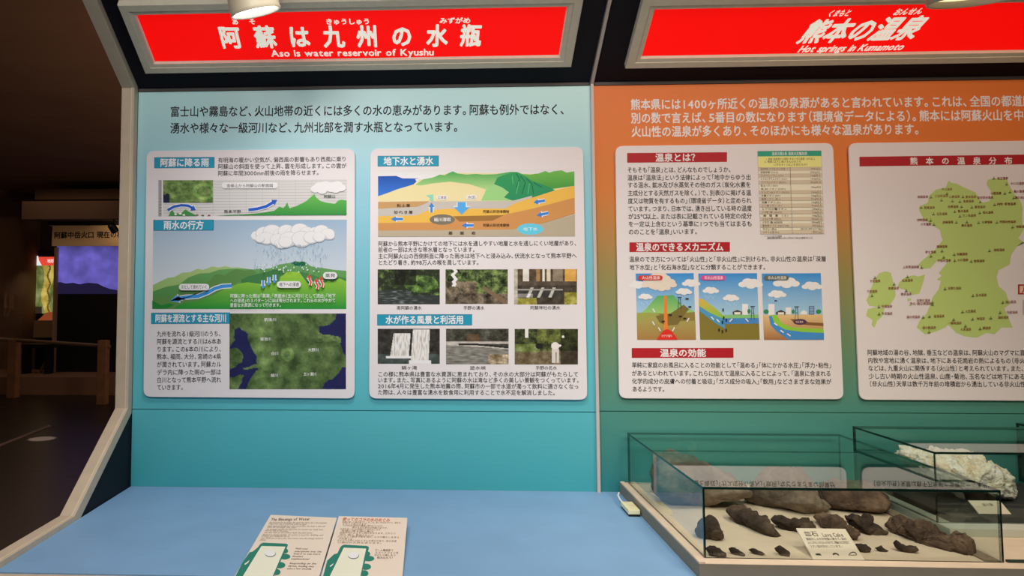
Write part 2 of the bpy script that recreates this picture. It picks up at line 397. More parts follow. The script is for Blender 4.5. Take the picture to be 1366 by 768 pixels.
# ---------------------------------------------------------------- edging of the booth: end frame, divider
def edging(path, x0, x1, t):
    """path of (y, z) front-face points from the counter to the top; returns inner/outer strips"""
    n = len(path); q = []
    for i, (y, z) in enumerate(path):
        a, b = path[max(i-1, 0)], path[min(i+1, n-1)]
        d1 = Vector((path[i][0]-a[0], path[i][1]-a[1])); d2 = Vector((b[0]-path[i][0], b[1]-path[i][1]))
        ns = [Vector((d.y, -d.x)).normalized() for d in (d1, d2) if d.length > 0]
        nn = sum(ns, Vector((0, 0))).normalized(); k = 1/max(.3, nn.dot(ns[0]))
        q.append((y+nn.x*t*k, z+nn.y*t*k))
    mb = MB(); vs = []
    for (y, z), (yb, zb) in zip(path, q): vs += [(x0, y, z), (x1, y, z), (x1, yb, zb), (x0, yb, zb)]
    fs = [(i*4+k, i*4+(k+1) % 4, i*4+4+(k+1) % 4, i*4+4+k) for i in range(n-1) for k in range(4)]
    fs += [(3, 2, 1, 0), tuple(range(4*n-4, 4*n))]
    return mb.add(vs, fs)
path = [(-.648, .812), (-.318, .812), (-.030, 1.003), (-.030, 1.838), (-.38, 2.048)]
ef = thing('end_frame', 'beige edged navy end frame at the left side of the booth', 'frame', (-.035, -.3, 0))
edging(path, -.034, 0, .028).build('edge_trim', BEIGE, ef, bevel=.0015)
MB().prism([(-.031, -.63, 0.0), (-.031, -.63, .792),(-.031, -.3, .792), (-.031, -.29, .80), (-.031, -.016, .983), (-.031, -.016, 1.85), (-.031, -.34, 2.046), (-.031, .10, 2.046), (-.031, .10, 0)], (.029, 0, 0)).build('side_board', NAVY, ef)
edging([(y-.0012, z+.0008) for y, z in path], -.0075, -.006, .003).build('bead', mat('trim_bead', C(205, 195, 172), .4, .4), ef)
DIVM = mat('divider_grey_metal', C(178, 168, 162), .4, .4)
dv = edging([(-.010, .80), (-.010, 1.836), (-.35, 2.045)], 1.1925, 1.2, .03).build('divider_strip', DIVM)
tag(dv, 'thin pale vertical strip between the blue and orange panels', 'strip')

# ---------------------------------------------------------------- counter
ct = thing('display_counter', 'blue topped display counter running below the panels', 'counter', (1.2, -.3, 0))
MB().box(.0005, 2.42, -.632, .0, .775, .80).build('countertop', BLUE, ct)
MB().box(.0005, 2.42, -.650, -.6325, .755, .7985).build('front_edging', BEIGE, ct, bevel=.002)
MB().box(.0005, 2.42, -.60, -.02, 0.0, .775).build('cabinet', NAVY, ct)

# ---------------------------------------------------------------- info cards
CARDY = -.009
CP = lambda x, y: onY(x, y, CARDY)
def rounded(quad, r, n=6):
    out = []; c = [Vector(q) for q in quad]
    for i in range(4):
        p, a, b = c[i], c[i-1], c[(i+1) % 4]; da, db = (a-p).normalized(), (b-p).normalized()
        p0, p1 = p+da*r, p+db*r
        for k in range(n+1):
            t = k/n; out.append((p0*(1-t)**2+p*(2*t*(1-t))+p1*t*t)*1.0)
            # pull the quadratic slightly outwards towards a true arc
            out[-1] = out[-1] + (p-out[-1])*(.06*math.sin(math.pi*t))
    return [(v.x, v.y) for v in out]
def card(quad, label):
    c = CP(*quad[3]); t = thing('info_card', label, 'card', (c.x, 0, c.z))
    lp = [CP(*q) for q in rounded(quad, 11)]
    MB().prism(lp, (0, -CARDY-.003, 0)).build('board', WHITE, t, bevel=.0008)
    MB().prism([v + (Vector((sum(k.x for k in lp)/len(lp), 0, sum(k.z for k in lp)/len(lp)))-Vector((v.x, 0, v.z))).normalized()*.02 + Vector((0, -CARDY-.003, 0)) for v in lp], (0, .003, 0)).build('standoff', GREYP, t)
    return t
def heading(t, x0, y0, x1, y1, sl, st, tx0, tx1, c, h, off=.028):
    p = Print(CP, (0, -1, 0))
    if c[2] > c[0]:
        p.rect(x0-.5, y0-.5, x1+.5, y1+.5, (28, 96, 120), sl)
        p.rect(x0, y0, x1, y1, c, sl)
    else: p.rect(x0, y0, x1, y1, c, sl)
    ym = (y0+y1)/2; k = sl/(x1-x0)
    p.text(st, tx0, ym+k*(tx0-x0), tx1, ym+k*(tx1-x0), h, (248, 246, 244), off)
    p.build('heading', t, 'coloured heading bar with white lettering')
def block(t, lines, h, name='body_text', c=(24, 20, 22), off=.014):
    p = Print(CP, (0, -1, 0))
    for st, x0, y0, x1, y1 in lines: p.text(st, x0, y0, x1, y1, h, c, off)
    return p.build(name, t)
TB = (32, 136, 164)
# ---- card 1: rain on Aso
cA = card([(195.5, 201.3), (473.4, 198.2), (473.2, 531.4), (191.2, 529.2)], 'white info card with rain cloud diagram and satellite map, first from left')
heading(cA, 206.3, 210.3, 285.7, 223.9, -.5, '阿蘇に降る雨', 213.5, 279, TB, 11)
block(cA, [('有明海の暖かい空気が、偏西風の影響もあり西風に乗り', 290.8, 213.7, 462.4, 212.1), ('阿蘇山の斜面を使って上昇、雲を形成します。この雲が', 290.6, 222.3, 462.4, 221.1), ('阿蘇に年間3000mm前後の雨を降らせます。', 290.5, 231.2, 427, 230.2)], 6.9)
a = lambda X, Y: (190+X/4.71, 195+Y/4.71)
p = Print(CP, (0, -1, 0))
p.poly([a(130, 214), a(1284, 208), a(1282, 432), a(128, 438)], (193, 192, 190))
for k in range(12): p.line([a(130, 222+k*18), a(1284, 217+k*18)], .35, (150, 150, 150))
for k in range(9): p.line([a(240+k*103, 213), a(240+k*103, 436)], .3, (165, 165, 165))
p.rect(*a(100, 212), *a(122, 440), (170, 170, 168))
for k in range(24): p.rect(*a(104, 216+k*9.3), *a(120, 219.5+k*9.3), (90, 88, 88))
def f_aer(u, v):
    g = fb(u*7, v*4, 3)+.4*nz(u*28, v*16, 1); base = np.array([92, 118, 62])+g*np.array([52, 46, 36])
    if u < .13 and v > .62+.1*nz(u*20, v*6): base = np.array([22, 28, 52])
    d = math.hypot((u-.83)*1.4, (v-.5)*.9)
    if .22 < d < .33: base = base+np.array([28, 36, 18])
    return base
p.grid(*a(132, 214), *a(444, 354), 60, 28, f_aer)
p.poly([a(*q) for q in ((455, 435), (560, 430), (640, 428), (740, 420), (830, 405), (860, 380), (885, 388), (898, 376), (910, 352), (925, 390), (970, 375), (1030, 345), (1060, 318), (1080, 300), (1096, 325), (1120, 345), (1160, 355), (1210, 362), (1232, 340), (1250, 336), (1283, 340), (1283, 432))], (255, (96, 172, 74), 288, (42, 128, 56)))
p.poly([a(*q) for q in ((165, 437), (180, 408), (190, 402), (205, 425), (222, 420), (235, 430), (255, 412), (272, 396), (288, 408), (300, 415), (345, 437))], (58, 132, 66))
for q in ((210, 428), (240, 424), (262, 432)): p.ell(*a(*q), 1.8, 1.3, (215, 218, 215), 10)
for q in ((345, 432), (380, 434), (420, 434)): p.ell(*a(*q), 2.2, .7, (120, 60, 60), 8)
p.arrow([a(160, 402), a(200, 380), a(245, 371), a(290, 374), a(338, 402)], 3.4, 8, 6.5, (28, 82, 176), (225, 228, 235))
p.arrow([a(668, 400), a(720, 394), a(780, 378), a(848, 337)], 4, 8.5, 7, (28, 82, 176), (225, 228, 235))
p.pill(*a(498, 228), *a(852, 266), (232, 231, 230)); p.text('金峰山から阿蘇山の断面図', *a(530, 249), *a(822, 247), 4.6, (50, 50, 50), .01)
for X, Y, r in ((1085, 270, 5), (1115, 255, 6.5), (1150, 246, 6), (1190, 258, 7), (1225, 246, 6), (1250, 262, 5), (1130, 276, 5.5), (1215, 272, 5)): p.ell(*a(X, Y), r*1.2, r*.95, (216, 216, 226))
for X, Y, r in ((1110, 262, 4), (1160, 252, 4), (1228, 252, 3.6)): p.ell(*a(X, Y), r*1.2, r*.9, (232, 232, 238))
p.text('阿蘇山', *a(1140, 316), *a(1214, 315), 4.4, (40, 60, 40), .01); p.text('熊本平野', *a(513, 410), *a(622, 409), 4.2, (50, 50, 50), .01)
p.build('terrain_chart', cA, 'grey chart of green mountain profile with blue arrows')
a = lambda X, Y: (190+X/4.71, 285+Y/4.71)
p = Print(CP, (0, -1, 0))
p.poly([a(68, 40), a(1284, 37), a(1281, 597), a(62, 598)], (293, (138, 164, 186), 375, (206, 214, 214)))
p.poly([a(*q) for q in ((66, 448), (110, 425), (160, 402), (200, 398), (250, 370), (300, 366), (345, 345), (380, 352), (440, 330), (480, 338), (520, 328), (560, 338), (600, 336), (680, 348), (700, 598), (64, 598))], (355, (150, 176, 112), 411, (118, 160, 92)))
p.poly([a(*q) for q in ((66, 488), (150, 458), (230, 445), (290, 400), (360, 375), (420, 372), (480, 352), (560, 345), (620, 345), (700, 350), (740, 345), (800, 345), (860, 318), (930, 308), (960, 298), (1000, 302), (1020, 300), (1060, 330), (1130, 340), (1200, 352), (1281, 358), (1281, 598), (64, 598))], (345, (96, 148, 86), 411, (64, 122, 62)))
p.poly([a(*q) for q in ((935, 312), (945, 304), (962, 298), (985, 306), (1000, 298), (1018, 302), (1030, 322), (1000, 330), (960, 326))], (20, 92, 62))
p.poly([a(*q) for q in ((66, 525), (130, 515), (210, 520), (240, 480), (330, 440), (420, 425), (450, 385), (470, 378), (520, 388), (545, 365), (590, 348), (640, 358), (690, 352), (720, 372), (660, 400), (600, 430), (560, 470), (480, 510), (350, 560), (200, 598), (64, 598))], (82, 126, 66))
p.poly([a(*q) for q in ((620, 415), (660, 395), (720, 378), (760, 372), (830, 350), (900, 360), (880, 385), (860, 400), (860, 425), (800, 436), (700, 440), (620, 435))], (58, 112, 62))
p.poly([a(*q) for q in ((985, 360), (1050, 380), (1100, 395), (1150, 405), (1230, 395), (1281, 405), (1281, 450), (1100, 450), (1020, 430))], (62, 118, 64))
p.poly([a(*q) for q in ((200, 590), (260, 560), (350, 550), (430, 520), (520, 470), (600, 440), (660, 430), (740, 440), (860, 425), (870, 395), (905, 370), (935, 364), (985, 366), (1010, 400), (1040, 440), (1080, 430), (1150, 432), (1170, 420), (1190, 432), (1240, 405), (1281, 425), (1281, 598), (200, 598))], (362, (140, 184, 58), 408, (24, 132, 50)))
p.poly([a(*q) for q in ((62, 545), (120, 575), (170, 562), (200, 572), (150, 598), (62, 598))], (32, 118, 50))
p.arrow([a(560, 452), a(500, 456), a(455, 470), a(410, 495), a(350, 518), a(270, 524), a(215, 536), a(172, 548)], 4.6, 10.5, 12, (52, 132, 196), (224, 236, 238))
for X, Y, r in ((720, 140, 8), (765, 125, 11), (815, 115, 12), (870, 130, 10), (905, 112, 11), (945, 120, 9), (990, 108, 12), (1035, 122, 10), (1085, 120, 9), (1125, 110, 10), (1165, 128, 9), (1180, 140, 6), (780, 155, 10), (850, 165, 10), (920, 160, 12), (1000, 160, 13), (1060, 150, 10), (1110, 148, 8), (870, 188, 8), (900, 180, 9), (740, 160, 6)):
    p.ell(*a(X, Y), r*1.05, r*.85, (176, 180, 184))
    p.ell(190+X/4.71, 284.3+Y/4.71, r*.98, r*.74, (216, 216, 216))
    p.ell(190-r*.2+X/4.71, 284-r*.15+Y/4.71, r*.6, r*.45, (238, 237, 235))
rr = random.Random(3)
for k in range(120):
    X = rr.uniform(705, 1165); Y = rr.uniform(185, 345); q = a(X, Y); p.line([q, (q[0]-.15, q[1]+2.2)], .55, (118, 148, 172))
for k in range(32):
    X = rr.uniform(720, 1120); Y = rr.uniform(318, 372); p.ell(*a(X, Y), .9, 1.1, (196, 224, 214), 6)
for X, Y in ((762, 418), (797, 398), (833, 384)): p.arrow([a(X, Y), a(X, Y+55)], 2.6, 5.6, 4.4, (70, 138, 196), (228, 236, 240))
for X, Y in ((1052, 450), (1096, 474), (1126, 462)): p.arrow([a(X+4, Y), a(X+10, Y-20), a(X-2, Y-40), a(X, Y-70)], 2.2, 5.6, 5, (196, 60, 34), (236, 226, 214))
for x0, x1, y0, y1, st in ((235, 425, 440, 481, '川として流れていく'), (849, 999, 424, 466, '地下への浸透'), (1137, 1226, 367, 410, '蒸発')):
    p.pill(*a(x0, y0), *a(x1, y1), (238, 238, 234)); p.text(st, *a(x0+14, (y0+y1)/2), *a(x1-12, (y0+y1)/2-1), 5, (40, 40, 40), .015)
for st, x1, Y in (('阿蘇に降った雨は「蒸発」「表面水（主に河川）として流出」「地下', 1216, 516), ('への浸透」の３パターンにほぼ等分されます。これらの水がやがて', 1216, 545), ('豊富な水資源になって行きます。', 880, 574)):
    p.text(st, *a(555, Y), *a(x1, Y-1), 5.4, (242, 246, 236), .012)
p.build('rain_cycle_picture', cA, 'printed picture of a rain cloud over green hills')
heading(cA, 205.3, 293.7, 284.6, 307.2, -.3, '雨水の行方', 218, 272, TB, 11.5)
a = lambda X, Y: (190+X/4.71, 405+Y/4.71)
heading(cA, *a(57, 59), *a(548, 125), -.4, '阿蘇を源流とする主な河川', *[a(80, 0)[0], a(528, 0)[0]], TB, 10.5)
block(cA, [(st, *a(90, Y), *a(x1, Y-2)) for st, x1, Y in (('九州を流れる1級河川のうち、', 500, 190), ('阿蘇を源流とする川は6本あ', 497, 238), ('ります。この6本の川により、', 502, 286), ('熊本、福岡、大分、宮崎の4県', 495, 333), ('が潤されています。阿蘇カル', 496, 382), ('デラ内に降った雨の一部は', 495, 431), ('白川となって熊本平野へ流れ', 495, 479), ('ていきます。', 262, 526))], 7.6)
def inpoly(x, y, P):
    c = False; j = len(P)-1
    for i in range(len(P)):
        if (P[i][1] > y) != (P[j][1] > y) and x < (P[j][0]-P[i][0])*(y-P[i][1])/(P[j][1]-P[i][1])+P[i][0]: c = not c
        j = i
    return c
def f_sat(u, v):
    X = 547+u*731+9*fb(u*14, v*10, 9); Y = 62+v*476+9*fb(u*14, v*10, 19)
    sea = inpoly(X, Y, [(560, 260), (585, 230), (580, 165), (605, 150), (640, 175), (665, 190), (665, 225), (685, 290), (715, 320), (715, 380), (680, 395), (625, 410), (650, 420), (720, 400), (735, 410), (690, 450), (650, 540), (600, 540), (640, 450), (610, 450), (547, 465), (547, 420), (620, 370), (632, 320), (615, 285), (547, 280)]) \
        or inpoly(X, Y, [(1220, 60), (1280, 60), (1280, 350), (1255, 290), (1245, 250), (1250, 210), (1190, 200), (1150, 195), (1110, 180), (1105, 145), (1180, 130), (1215, 95)]) \
        or inpoly(X, Y, [(1280, 400), (1255, 400), (1230, 440), (1180, 480), (1140, 500), (1120, 540), (1280, 540)])
    g = fb(u*10, v*7, 1)+.35*nz(u*50, v*36, 2)
    if sea: return np.array([28, 30, 74])+g*5
    c = np.array([74, 96, 54])+g*np.array([36, 38, 26])
    pl = max(0, 1-abs(X-735-.28*(Y-60)*.2)/70)*(1 if Y < 460 else .4)
    c = c+pl*np.array([34, 38, 22])
    if X > 1100 and 185 < Y < 240: c = c+np.array([34, 34, 24])*max(0, nz(u*40, v*30)+.6)
    d = math.hypot(X-910, (Y-318))
    if 22 < d < 42: c = c+np.array([26, 32, 18])
    return c
p = Print(CP, (0, -1, 0)); p.grid(*a(547, 61), *a(1279, 537), 150, 98, f_sat)
for st, X, Y, wd in (('筑後川', 803, 100, 78), ('菊池川', 775, 222, 70), ('白川', 832, 312, 46), ('大野川', 1074, 290, 68), ('緑川', 830, 450, 48), ('五ヶ瀬川', 1053, 442, 82)):
    p.text(st, *a(X-wd/2, Y), *a(X+wd/2, Y-1), 4.6, (226, 230, 222), .01)
p.build('satellite_map', cA, 'green and navy satellite map print')
# ---- card 2: ground water
cB = card([(494.2, 198.6), (778, 195.8), (783.6, 533.2), (492.3, 531.4)], 'white info card with groundwater section and six small photos')
a = lambda X, Y: (490+X/4.553, 195+Y/4.553)
heading(cB, *a(65, 61), *a(432, 121), -.4, '地下水と湧水', a(98, 0)[0], a(402, 0)[0], TB, 11)
p = Print(CP, (0, -1, 0))
pl = lambda q, c: p.poly([a(*k) for k in q], c)
pl(((65, 145), (1257, 140), (1262, 546), (65, 549)), (200, 196, 188))
pl(((65, 148), (1257, 142), (1257, 200), (65, 200)), (225, (198, 200, 200), 239, (226, 222, 214)))
pl(((65, 335), (65, 305), (180, 262), (260, 240), (320, 205), (370, 195), (500, 160), (900, 165), (1258, 170), (1258, 290), (900, 332)), (208, 198, 150))
pl(((65, 182), (175, 180), (215, 195), (318, 196), (280, 232), (180, 262), (120, 285), (65, 304)), (232, (20, 66, 150), 264, (46, 110, 196)))
pl(((290, 200), (320, 195), (300, 215)), (235, 236, 232))
pl(((290, 235), (340, 200), (400, 190), (440, 172), (470, 176), (500, 160), (520, 152), (545, 165), (600, 172), (660, 168), (700, 172), (780, 170), (870, 155), (910, 156), (940, 168), (960, 330), (700, 330), (720, 262), (620, 230), (500, 215), (400, 225), (330, 238)), (228, (52, 150, 74), 262, (176, 206, 138)))
pl(((690, 330), (720, 270), (770, 235), (840, 215), (900, 205), (960, 330)), (138, 190, 120))
pl(((930, 168), (990, 172), (1040, 165), (1080, 150), (1105, 160), (1130, 152), (1180, 146), (1210, 160), (1257, 152), (1258, 240), (1120, 260), (1000, 230)), (229, (98, 166, 72), 250, (64, 140, 56)))
pl(((770, 230), (790, 190), (830, 175), (880, 160), (905, 158), (940, 172), (965, 185), (1000, 210), (1060, 230), (1120, 255), (1140, 268), (1060, 300), (960, 322), (880, 330), (830, 310), (860, 280), (820, 250)), (230, (40, 140, 80), 268, (30, 126, 84)))
for q in (((905, 165), (925, 200), (905, 250)), ((930, 180), (960, 220), (940, 290)), ((965, 195), (1000, 230), (1010, 290)), ((1010, 220), (1060, 250))): p.line([a(*k) for k in q], 1.2, (16, 96, 66))
for q in (((880, 180), (885, 230)), ((920, 215), (905, 290)), ((985, 225), (975, 290))): p.line([a(*k) for k in q], .9, (84, 176, 112))
pl(((65, 338), (380, 334), (300, 368), (65, 380)), (178, 140, 92))
pl(((65, 380), (300, 368), (390, 334), (880, 332), (1000, 300), (1000, 420), (65, 425)), (176, 172, 164))
pl(((65, 425), (300, 420), (360, 392), (480, 380), (840, 378), (900, 345), (1140, 268), (1258, 240), (1260, 330), (1080, 385), (860, 420), (560, 470), (65, 466)), (212, 168, 72))
pl(((65, 466), (480, 462), (560, 425), (800, 422), (1000, 380), (1258, 312), (1260, 410), (1080, 462), (880, 510), (65, 512)), (186, 132, 76))
pl(((520, 425), (830, 418), (760, 452), (560, 458)), (142, 102, 48))
pl(((65, 512), (880, 506), (1060, 468), (1260, 415), (1261, 546), (65, 549)), (166, 156, 134))
p.ell(*a(455, 445), 17, 7, (110, 104, 88)); p.text('砥川溶岩', *a(405, 446), *a(508, 444), 5, (244, 240, 225), .02)
p.ell(*a(990, 503), 17.5, 7.6, (464, (90, 186, 224), 500, (30, 130, 190))); p.text('地下水', *a(945, 503), *a(1035, 502), 4.6, (226, 244, 250), .01)
pl(((355, 298), (400, 292), (402, 335), (375, 325), (385, 312)), (122, 196, 178))
for x0, x1, y0, y1, st in ((418, 488, 298, 326, '江津湖'), (600, 664, 296, 324, '水田')): p.pill(*a(x0, y0), *a(x1, y1), (236, 234, 226)); p.text(st, *a(x0+8, (y0+y1)/2), *a(x1-8, (y0+y1)/2), 4, (60, 50, 40), .01)
p.arrow([a(390, 402), a(390, 342)], 3.2, 8, 6, (52, 120, 186), (238, 238, 234)); p.arrow([a(573, 340), a(573, 415)], 11, 21, 10, (74, 152, 212), (238, 238, 234))
for X, Y, dx, dy in ((216, 442, -72, 0), (645, 481, -72, 0), (1078, 330, -70, 12), (1098, 406, -70, 14)): p.arrow([a(X, Y), a(X+dx, Y+dy)], 3.4, 7.4, 6.5, (50, 118, 190), (238, 236, 230))
for st, x0, x1, Y in (('粘土層', 178, 262, 360), ('砂れき層', 160, 278, 401), ('阿蘇火砕流堆積物', 702, 862, 397), ('阿蘇火砕流堆積物', 702, 862, 480), ('基盤岩', 470, 680, 527)): p.text(st, *a(x0, Y), *a(x1, Y), 4.2, (60, 42, 24), .015)
p.build('groundwater_section', cB, 'printed cut-away picture of ground layers')
a = lambda X, Y: (490+X/4.553, 310+Y/4.553)
block(cB, [('阿蘇から熊本平野にかけての地下には水を通しやすい地層と水を通しにくい地層があり、', *a(65, 69), *a(1277, 65)), ('前者の一部は大きな帯水層となっています。', *a(65, 105), *a(660, 104)), ('主に阿蘇火山の西側斜面に降った雨水は地下へと浸み込み、伏流水となって熊本平野へ', *a(65, 144), *a(1272, 141)), ('とたどり着き、約98万人の喉を潤しています。', *a(65, 183), *a(684, 182))], 7.0)
def f_stream(u, v):
    g = fb(u*9, v*6, 4)+.5*nz(u*40, v*24, 2)
    c = np.array([34, 42, 26])+max(0, g)*np.array([80, 100, 46])
    d = math.hypot((u-.7)*1.2, (v-.42)*1.3)
    if d < .33: c = np.array([66, 92, 42])+g*np.array([60, 72, 40])
    if .28 < u < .62 and v < .45: c = c*.45
    if v > .6+.14*(u > .55)+.04*nz(u*8, 3):
        c = np.array([44, 50, 48])+max(0, nz(u*9, v*42, 5))*np.array([150, 156, 158])*(1-abs(u-.3)*1.5 if abs(u-.3) < .6 else .1)
    return c
def f_rocks(u, v):
    g = fb(u*8, v*6, 14)+.5*nz(u*36, v*22, 2)
    c = np.array([70, 86, 46])+g*np.array([84, 90, 54])
    if v > .35 and u < .5: c = np.array([104, 94, 76])+g*np.array([66, 60, 54])
    if v > .7: c = np.array([88, 78, 64])+g*np.array([60, 56, 50])
    if abs(u-.14-.05*nz(v*9, 1)) < .03 and v < .5: c = np.array([218, 218, 212])
    if abs((u-.62)-(v-.55)*.9) < .06 and u > .6: c = np.array([112, 92, 72])
    return c
def f_shrine(u, v):
    g = fb(u*8, v*6, 24)+.4*nz(u*40, v*22, 6); c = np.array([60, 52, 42])+g*26
    if v < .34:
        c = np.array([78, 64, 48])+g*24
        for x, ww, cc in ((.19, .05, (206, 200, 190)), (.38, .03, (150, 116, 74)), (.47, .02, (212, 206, 194)), (.55, .03, (202, 192, 172)), (.7, .08, (128, 116, 98)), (.9, .09, (196, 152, 74))):
            if abs(u-x) < ww: c = np.array(cc)+g*14
    if .34 <= v < .46: c = np.array([76, 66, 54])+g*22
    if .52 < v < .8 and .05 < u < .78:
        c = np.array([52, 50, 46])+g*16
        for x in (.27, .44, .62):
            if abs(u-x+(v-.6)*.25) < .025: c = np.array([176, 174, 168])
        if abs(v-.58) < .02: c = np.array([150, 146, 138])
        if v > .7 and u < .3: c = c+80
    if v > .66 and u > .8 or v > .82 and u < .36: c = np.array([138, 134, 56])+g*60
    if u < .06: c = np.array([170, 166, 150])+g*40
    return c
def f_fall(u, v):
    g = fb(u*8, v*6, 34)+.4*nz(u*30, v*22, 6); c = np.array([44, 42, 38])+g*26
    if v > .72: c = np.array([62, 72, 68])+g*20
    def fall(x0, x1, y0, y1, sk):
        s_ = sk*(1-min(1, max(0, (v-y0)/(y1-y0))))
        return x0+s_ < u < x1+s_*.5 and y0 < v < y1
    if fall(.2, .5, .13, .78, .06) or fall(.53, .82, .02, .96, .04): c = np.array([205, 202, 196])+nz(u*46, v*5, 3)*70
    if .78 < v < .84 and .13 < u < .55 or v > .9 and .5 < u < .86: c = np.array([222, 220, 214])+g*20
    return c
def f_gorge(u, v):
    g = fb(u*7, v*6, 44)+.5*nz(u*30, v*26, 6); c = np.array([62, 60, 54])+g*34
    if v < .3: c = np.array([58, 58, 48])+g*38
    if .36 < v < .42 or abs(v-.5-.12*(u-.4)) < .04: c = np.array([176, 170, 160])+g*24
    if v > .45 and v > .5+.12*(u-.4): c = np.array([118, 116, 108])+nz(u*8, v*22, 4)*40+g*14
    if abs(v-.44-.18*max(0, u-.5)) < .025 and u > .2: c = np.array([34, 32, 28])
    if abs(u-.43) < .1 and .14 < v < .36: c = np.array([84, 66, 48])+g*20
    if u > .68 and v > .72: c = np.array([138, 122, 96])+g*70
    return c
def f_meisui(u, v):
    g = fb(u*8, v*6, 54)+.5*nz(u*36, v*24, 6); c = np.array([58, 66, 36])+g*np.array([52, 58, 30])
    if v < .42 and u > .35: c = c+np.array([26, 26, 8])
    if v > .62: c = np.array([104, 92, 68])+g*34
    if v > .42 and v < .64 and u < .4: c = np.array([98, 112, 58])+g*40
    if u > .72: c = c*.55
    if abs(u-.19) < .025 and v < .25: c = np.array([214, 212, 204])
    if math.hypot(u-.39, (v-.48)*.7) < .06: c = np.array([28, 28, 26])
    if math.hypot((u-.64)*1.1, (v-.48)*.65) < .07 or math.hypot((u-.70)*1.2, (v-.47)*1.2) < .045: c = np.array([214, 206, 200])
    if .59 < u < .7 and .56 < v < .95 and not (.645 < u < .66 and v > .66): c = np.array([196, 192, 184])
    if math.hypot(u-.765, (v-.22)*.6) < .022: c = np.array([216, 212, 206])
    return c
photos = ((f_stream, (63, 224, 440, 436), '南阿蘇の湧水', 178, 330, 458), (f_rocks, (475, 224, 853, 434), '手野の湧水', 583, 711, 458), (f_shrine, (891, 222, 1273, 437), '阿蘇神社の湧水', 989, 1172, 457))
names = ('dark stream photo with leafy banks', 'photo of spring water among green rocks', 'photo of wooden shrine water basin')
for (fn, r, st, x0, x1, Y), nm in zip(photos, names):
    p = Print(CP, (0, -1, 0)); p.grid(*a(*r[:2]), *a(*r[2:]), 132, 74, fn); pp = p.build('photo_print', cB, nm); p2 = Print(CP, (0, -1, 0)); p2.text(st, *a(x0, Y), *a(x1, Y), 5.2, (35, 32, 32), .014); p2.build('photo_caption', pp)
a = lambda X, Y: (490+X/4.553, 410+Y/4.553)
heading(cB, *a(62, 44), *a(634, 107), -.2, '水が作る風景と利活用', a(110, 0)[0], a(586, 0)[0], TB, 11)
photos = ((f_fall, (63, 129, 440, 342), '鍋ヶ滝', 207, 303, 366), (f_gorge, (478, 129, 858, 345), '遊水峡', 621, 721, 367), (f_meisui, (895, 130, 1279, 346), '手野の名水', 1022, 1152, 367))
names = ('photo of two white waterfalls', 'grey photo of a flat rock river bed', 'photo of a person in white on a forest path')
for (fn, r, st, x0, x1, Y), nm in zip(photos, names):
    p = Print(CP, (0, -1, 0)); p.grid(*a(*r[:2]), *a(*r[2:]), 132, 74, fn); pp = p.build('photo_print', cB, nm); p2 = Print(CP, (0, -1, 0)); p2.text(st, *a(x0, Y), *a(x1, Y), 5.2, (35, 32, 32), .014); p2.build('photo_caption', pp)
block(cB, [('この様に熊本県は豊富な水資源に恵まれており、その水の大部分は阿蘇がもたらして', *a(63, 405), *a(1283, 406)), ('います。また、写真にあるように阿蘇の水は滝など多くの美しい景観をつくっています。', *a(63, 441), *a(1293, 442)), ('2016年4月に発生した熊本地震の際、阿蘇市の一部で水道が濁って飲料に適さなくなっ', *a(63, 477), *a(1286, 480)), ('た際は、人々は豊富な湧水を飲食用に利用することで水不足を解消しました。', *a(63, 515), *a(1148, 518))], 7.0)
# ---- card 3: what is a hot spring
CR = (160, 28, 38)
cC = card([(820.8, 194.7), (1111.4, 190.6), (1125.6, 532.5), (826, 531.2)], 'white info card with three volcano pictures and a table')
a = lambda X, Y: (820+X/4.406, 190+Y/4.406)
heading(cC, *a(73, 62), *a(660, 119), -1.1, '温泉とは？', a(238, 0)[0], a(500, 0)[0], CR, 11)
block(cC, [(st, *a(x0, Y+1), *a(x1, Y-2)) for st, x0, x1, Y in (('そもそも「温泉」とは、どんなものでしょうか。', 73, 688, 161), ('温泉は「温泉法」という法律によって「地中からゆう出', 74, 801, 206), ('する温水、鉱水及び水蒸気その他のガス（炭化水素を', 75, 801, 250), ('主成分とする天然ガスを除く。）で、別表①に掲げる温', 76, 802, 297), ('度又は物質を有するもの」（環境省データ）と定められ', 77, 804, 343), ('ています。つまり、日本では、湧き出している時の温度', 78, 806, 389), ('が25℃以上、または表に記載されている特定の成分', 79, 806, 434), ('を一定以上含むという基準に1つでも当てはまるも', 80, 808, 479), ('ののことを「温泉」いいます。', 80, 492, 525))], 7.6, off=.016)
p = Print(CP, (0, -1, 0))
def tq(u, v): return a((840*(1-u)+1213*u)*(1-v)+(857*(1-u)+1230*u)*v, (52*(1-u)+49*u)*(1-v)+(538*(1-u)+536*u)*v)
def tr(u0, v0, u1, v1, c): p.poly([tq(u0, v0), tq(u1, v0), tq(u1, v1), tq(u0, v1)], c)
tr(-.003, -.003, 1.003, 1.003, (110, 104, 96)); tr(0, 0, 1, 1, (216, 206, 186))
tr(0, 0, 1, .062, (40, 146, 120)); tr(0, .062, 1, .195, (232, 216, 132))
p.text('温泉法第2条 温泉の定義別表', *tq(.22, .031), *tq(.78, .031), 4.4, (226, 240, 226), .015)
for st, u0, u1, v in (('1. 温度（温泉源から採取されるときの温度） 25℃以上', .12, .9, .095), ('2. 物質（以下に掲げるもののうち', .1, .68, .128), ('いずれか1つ以上を含むもの）', .24, .78, .163)): p.text(st, *tq(u0, v), *tq(u1, v), 3.2, (70, 60, 30), .01)
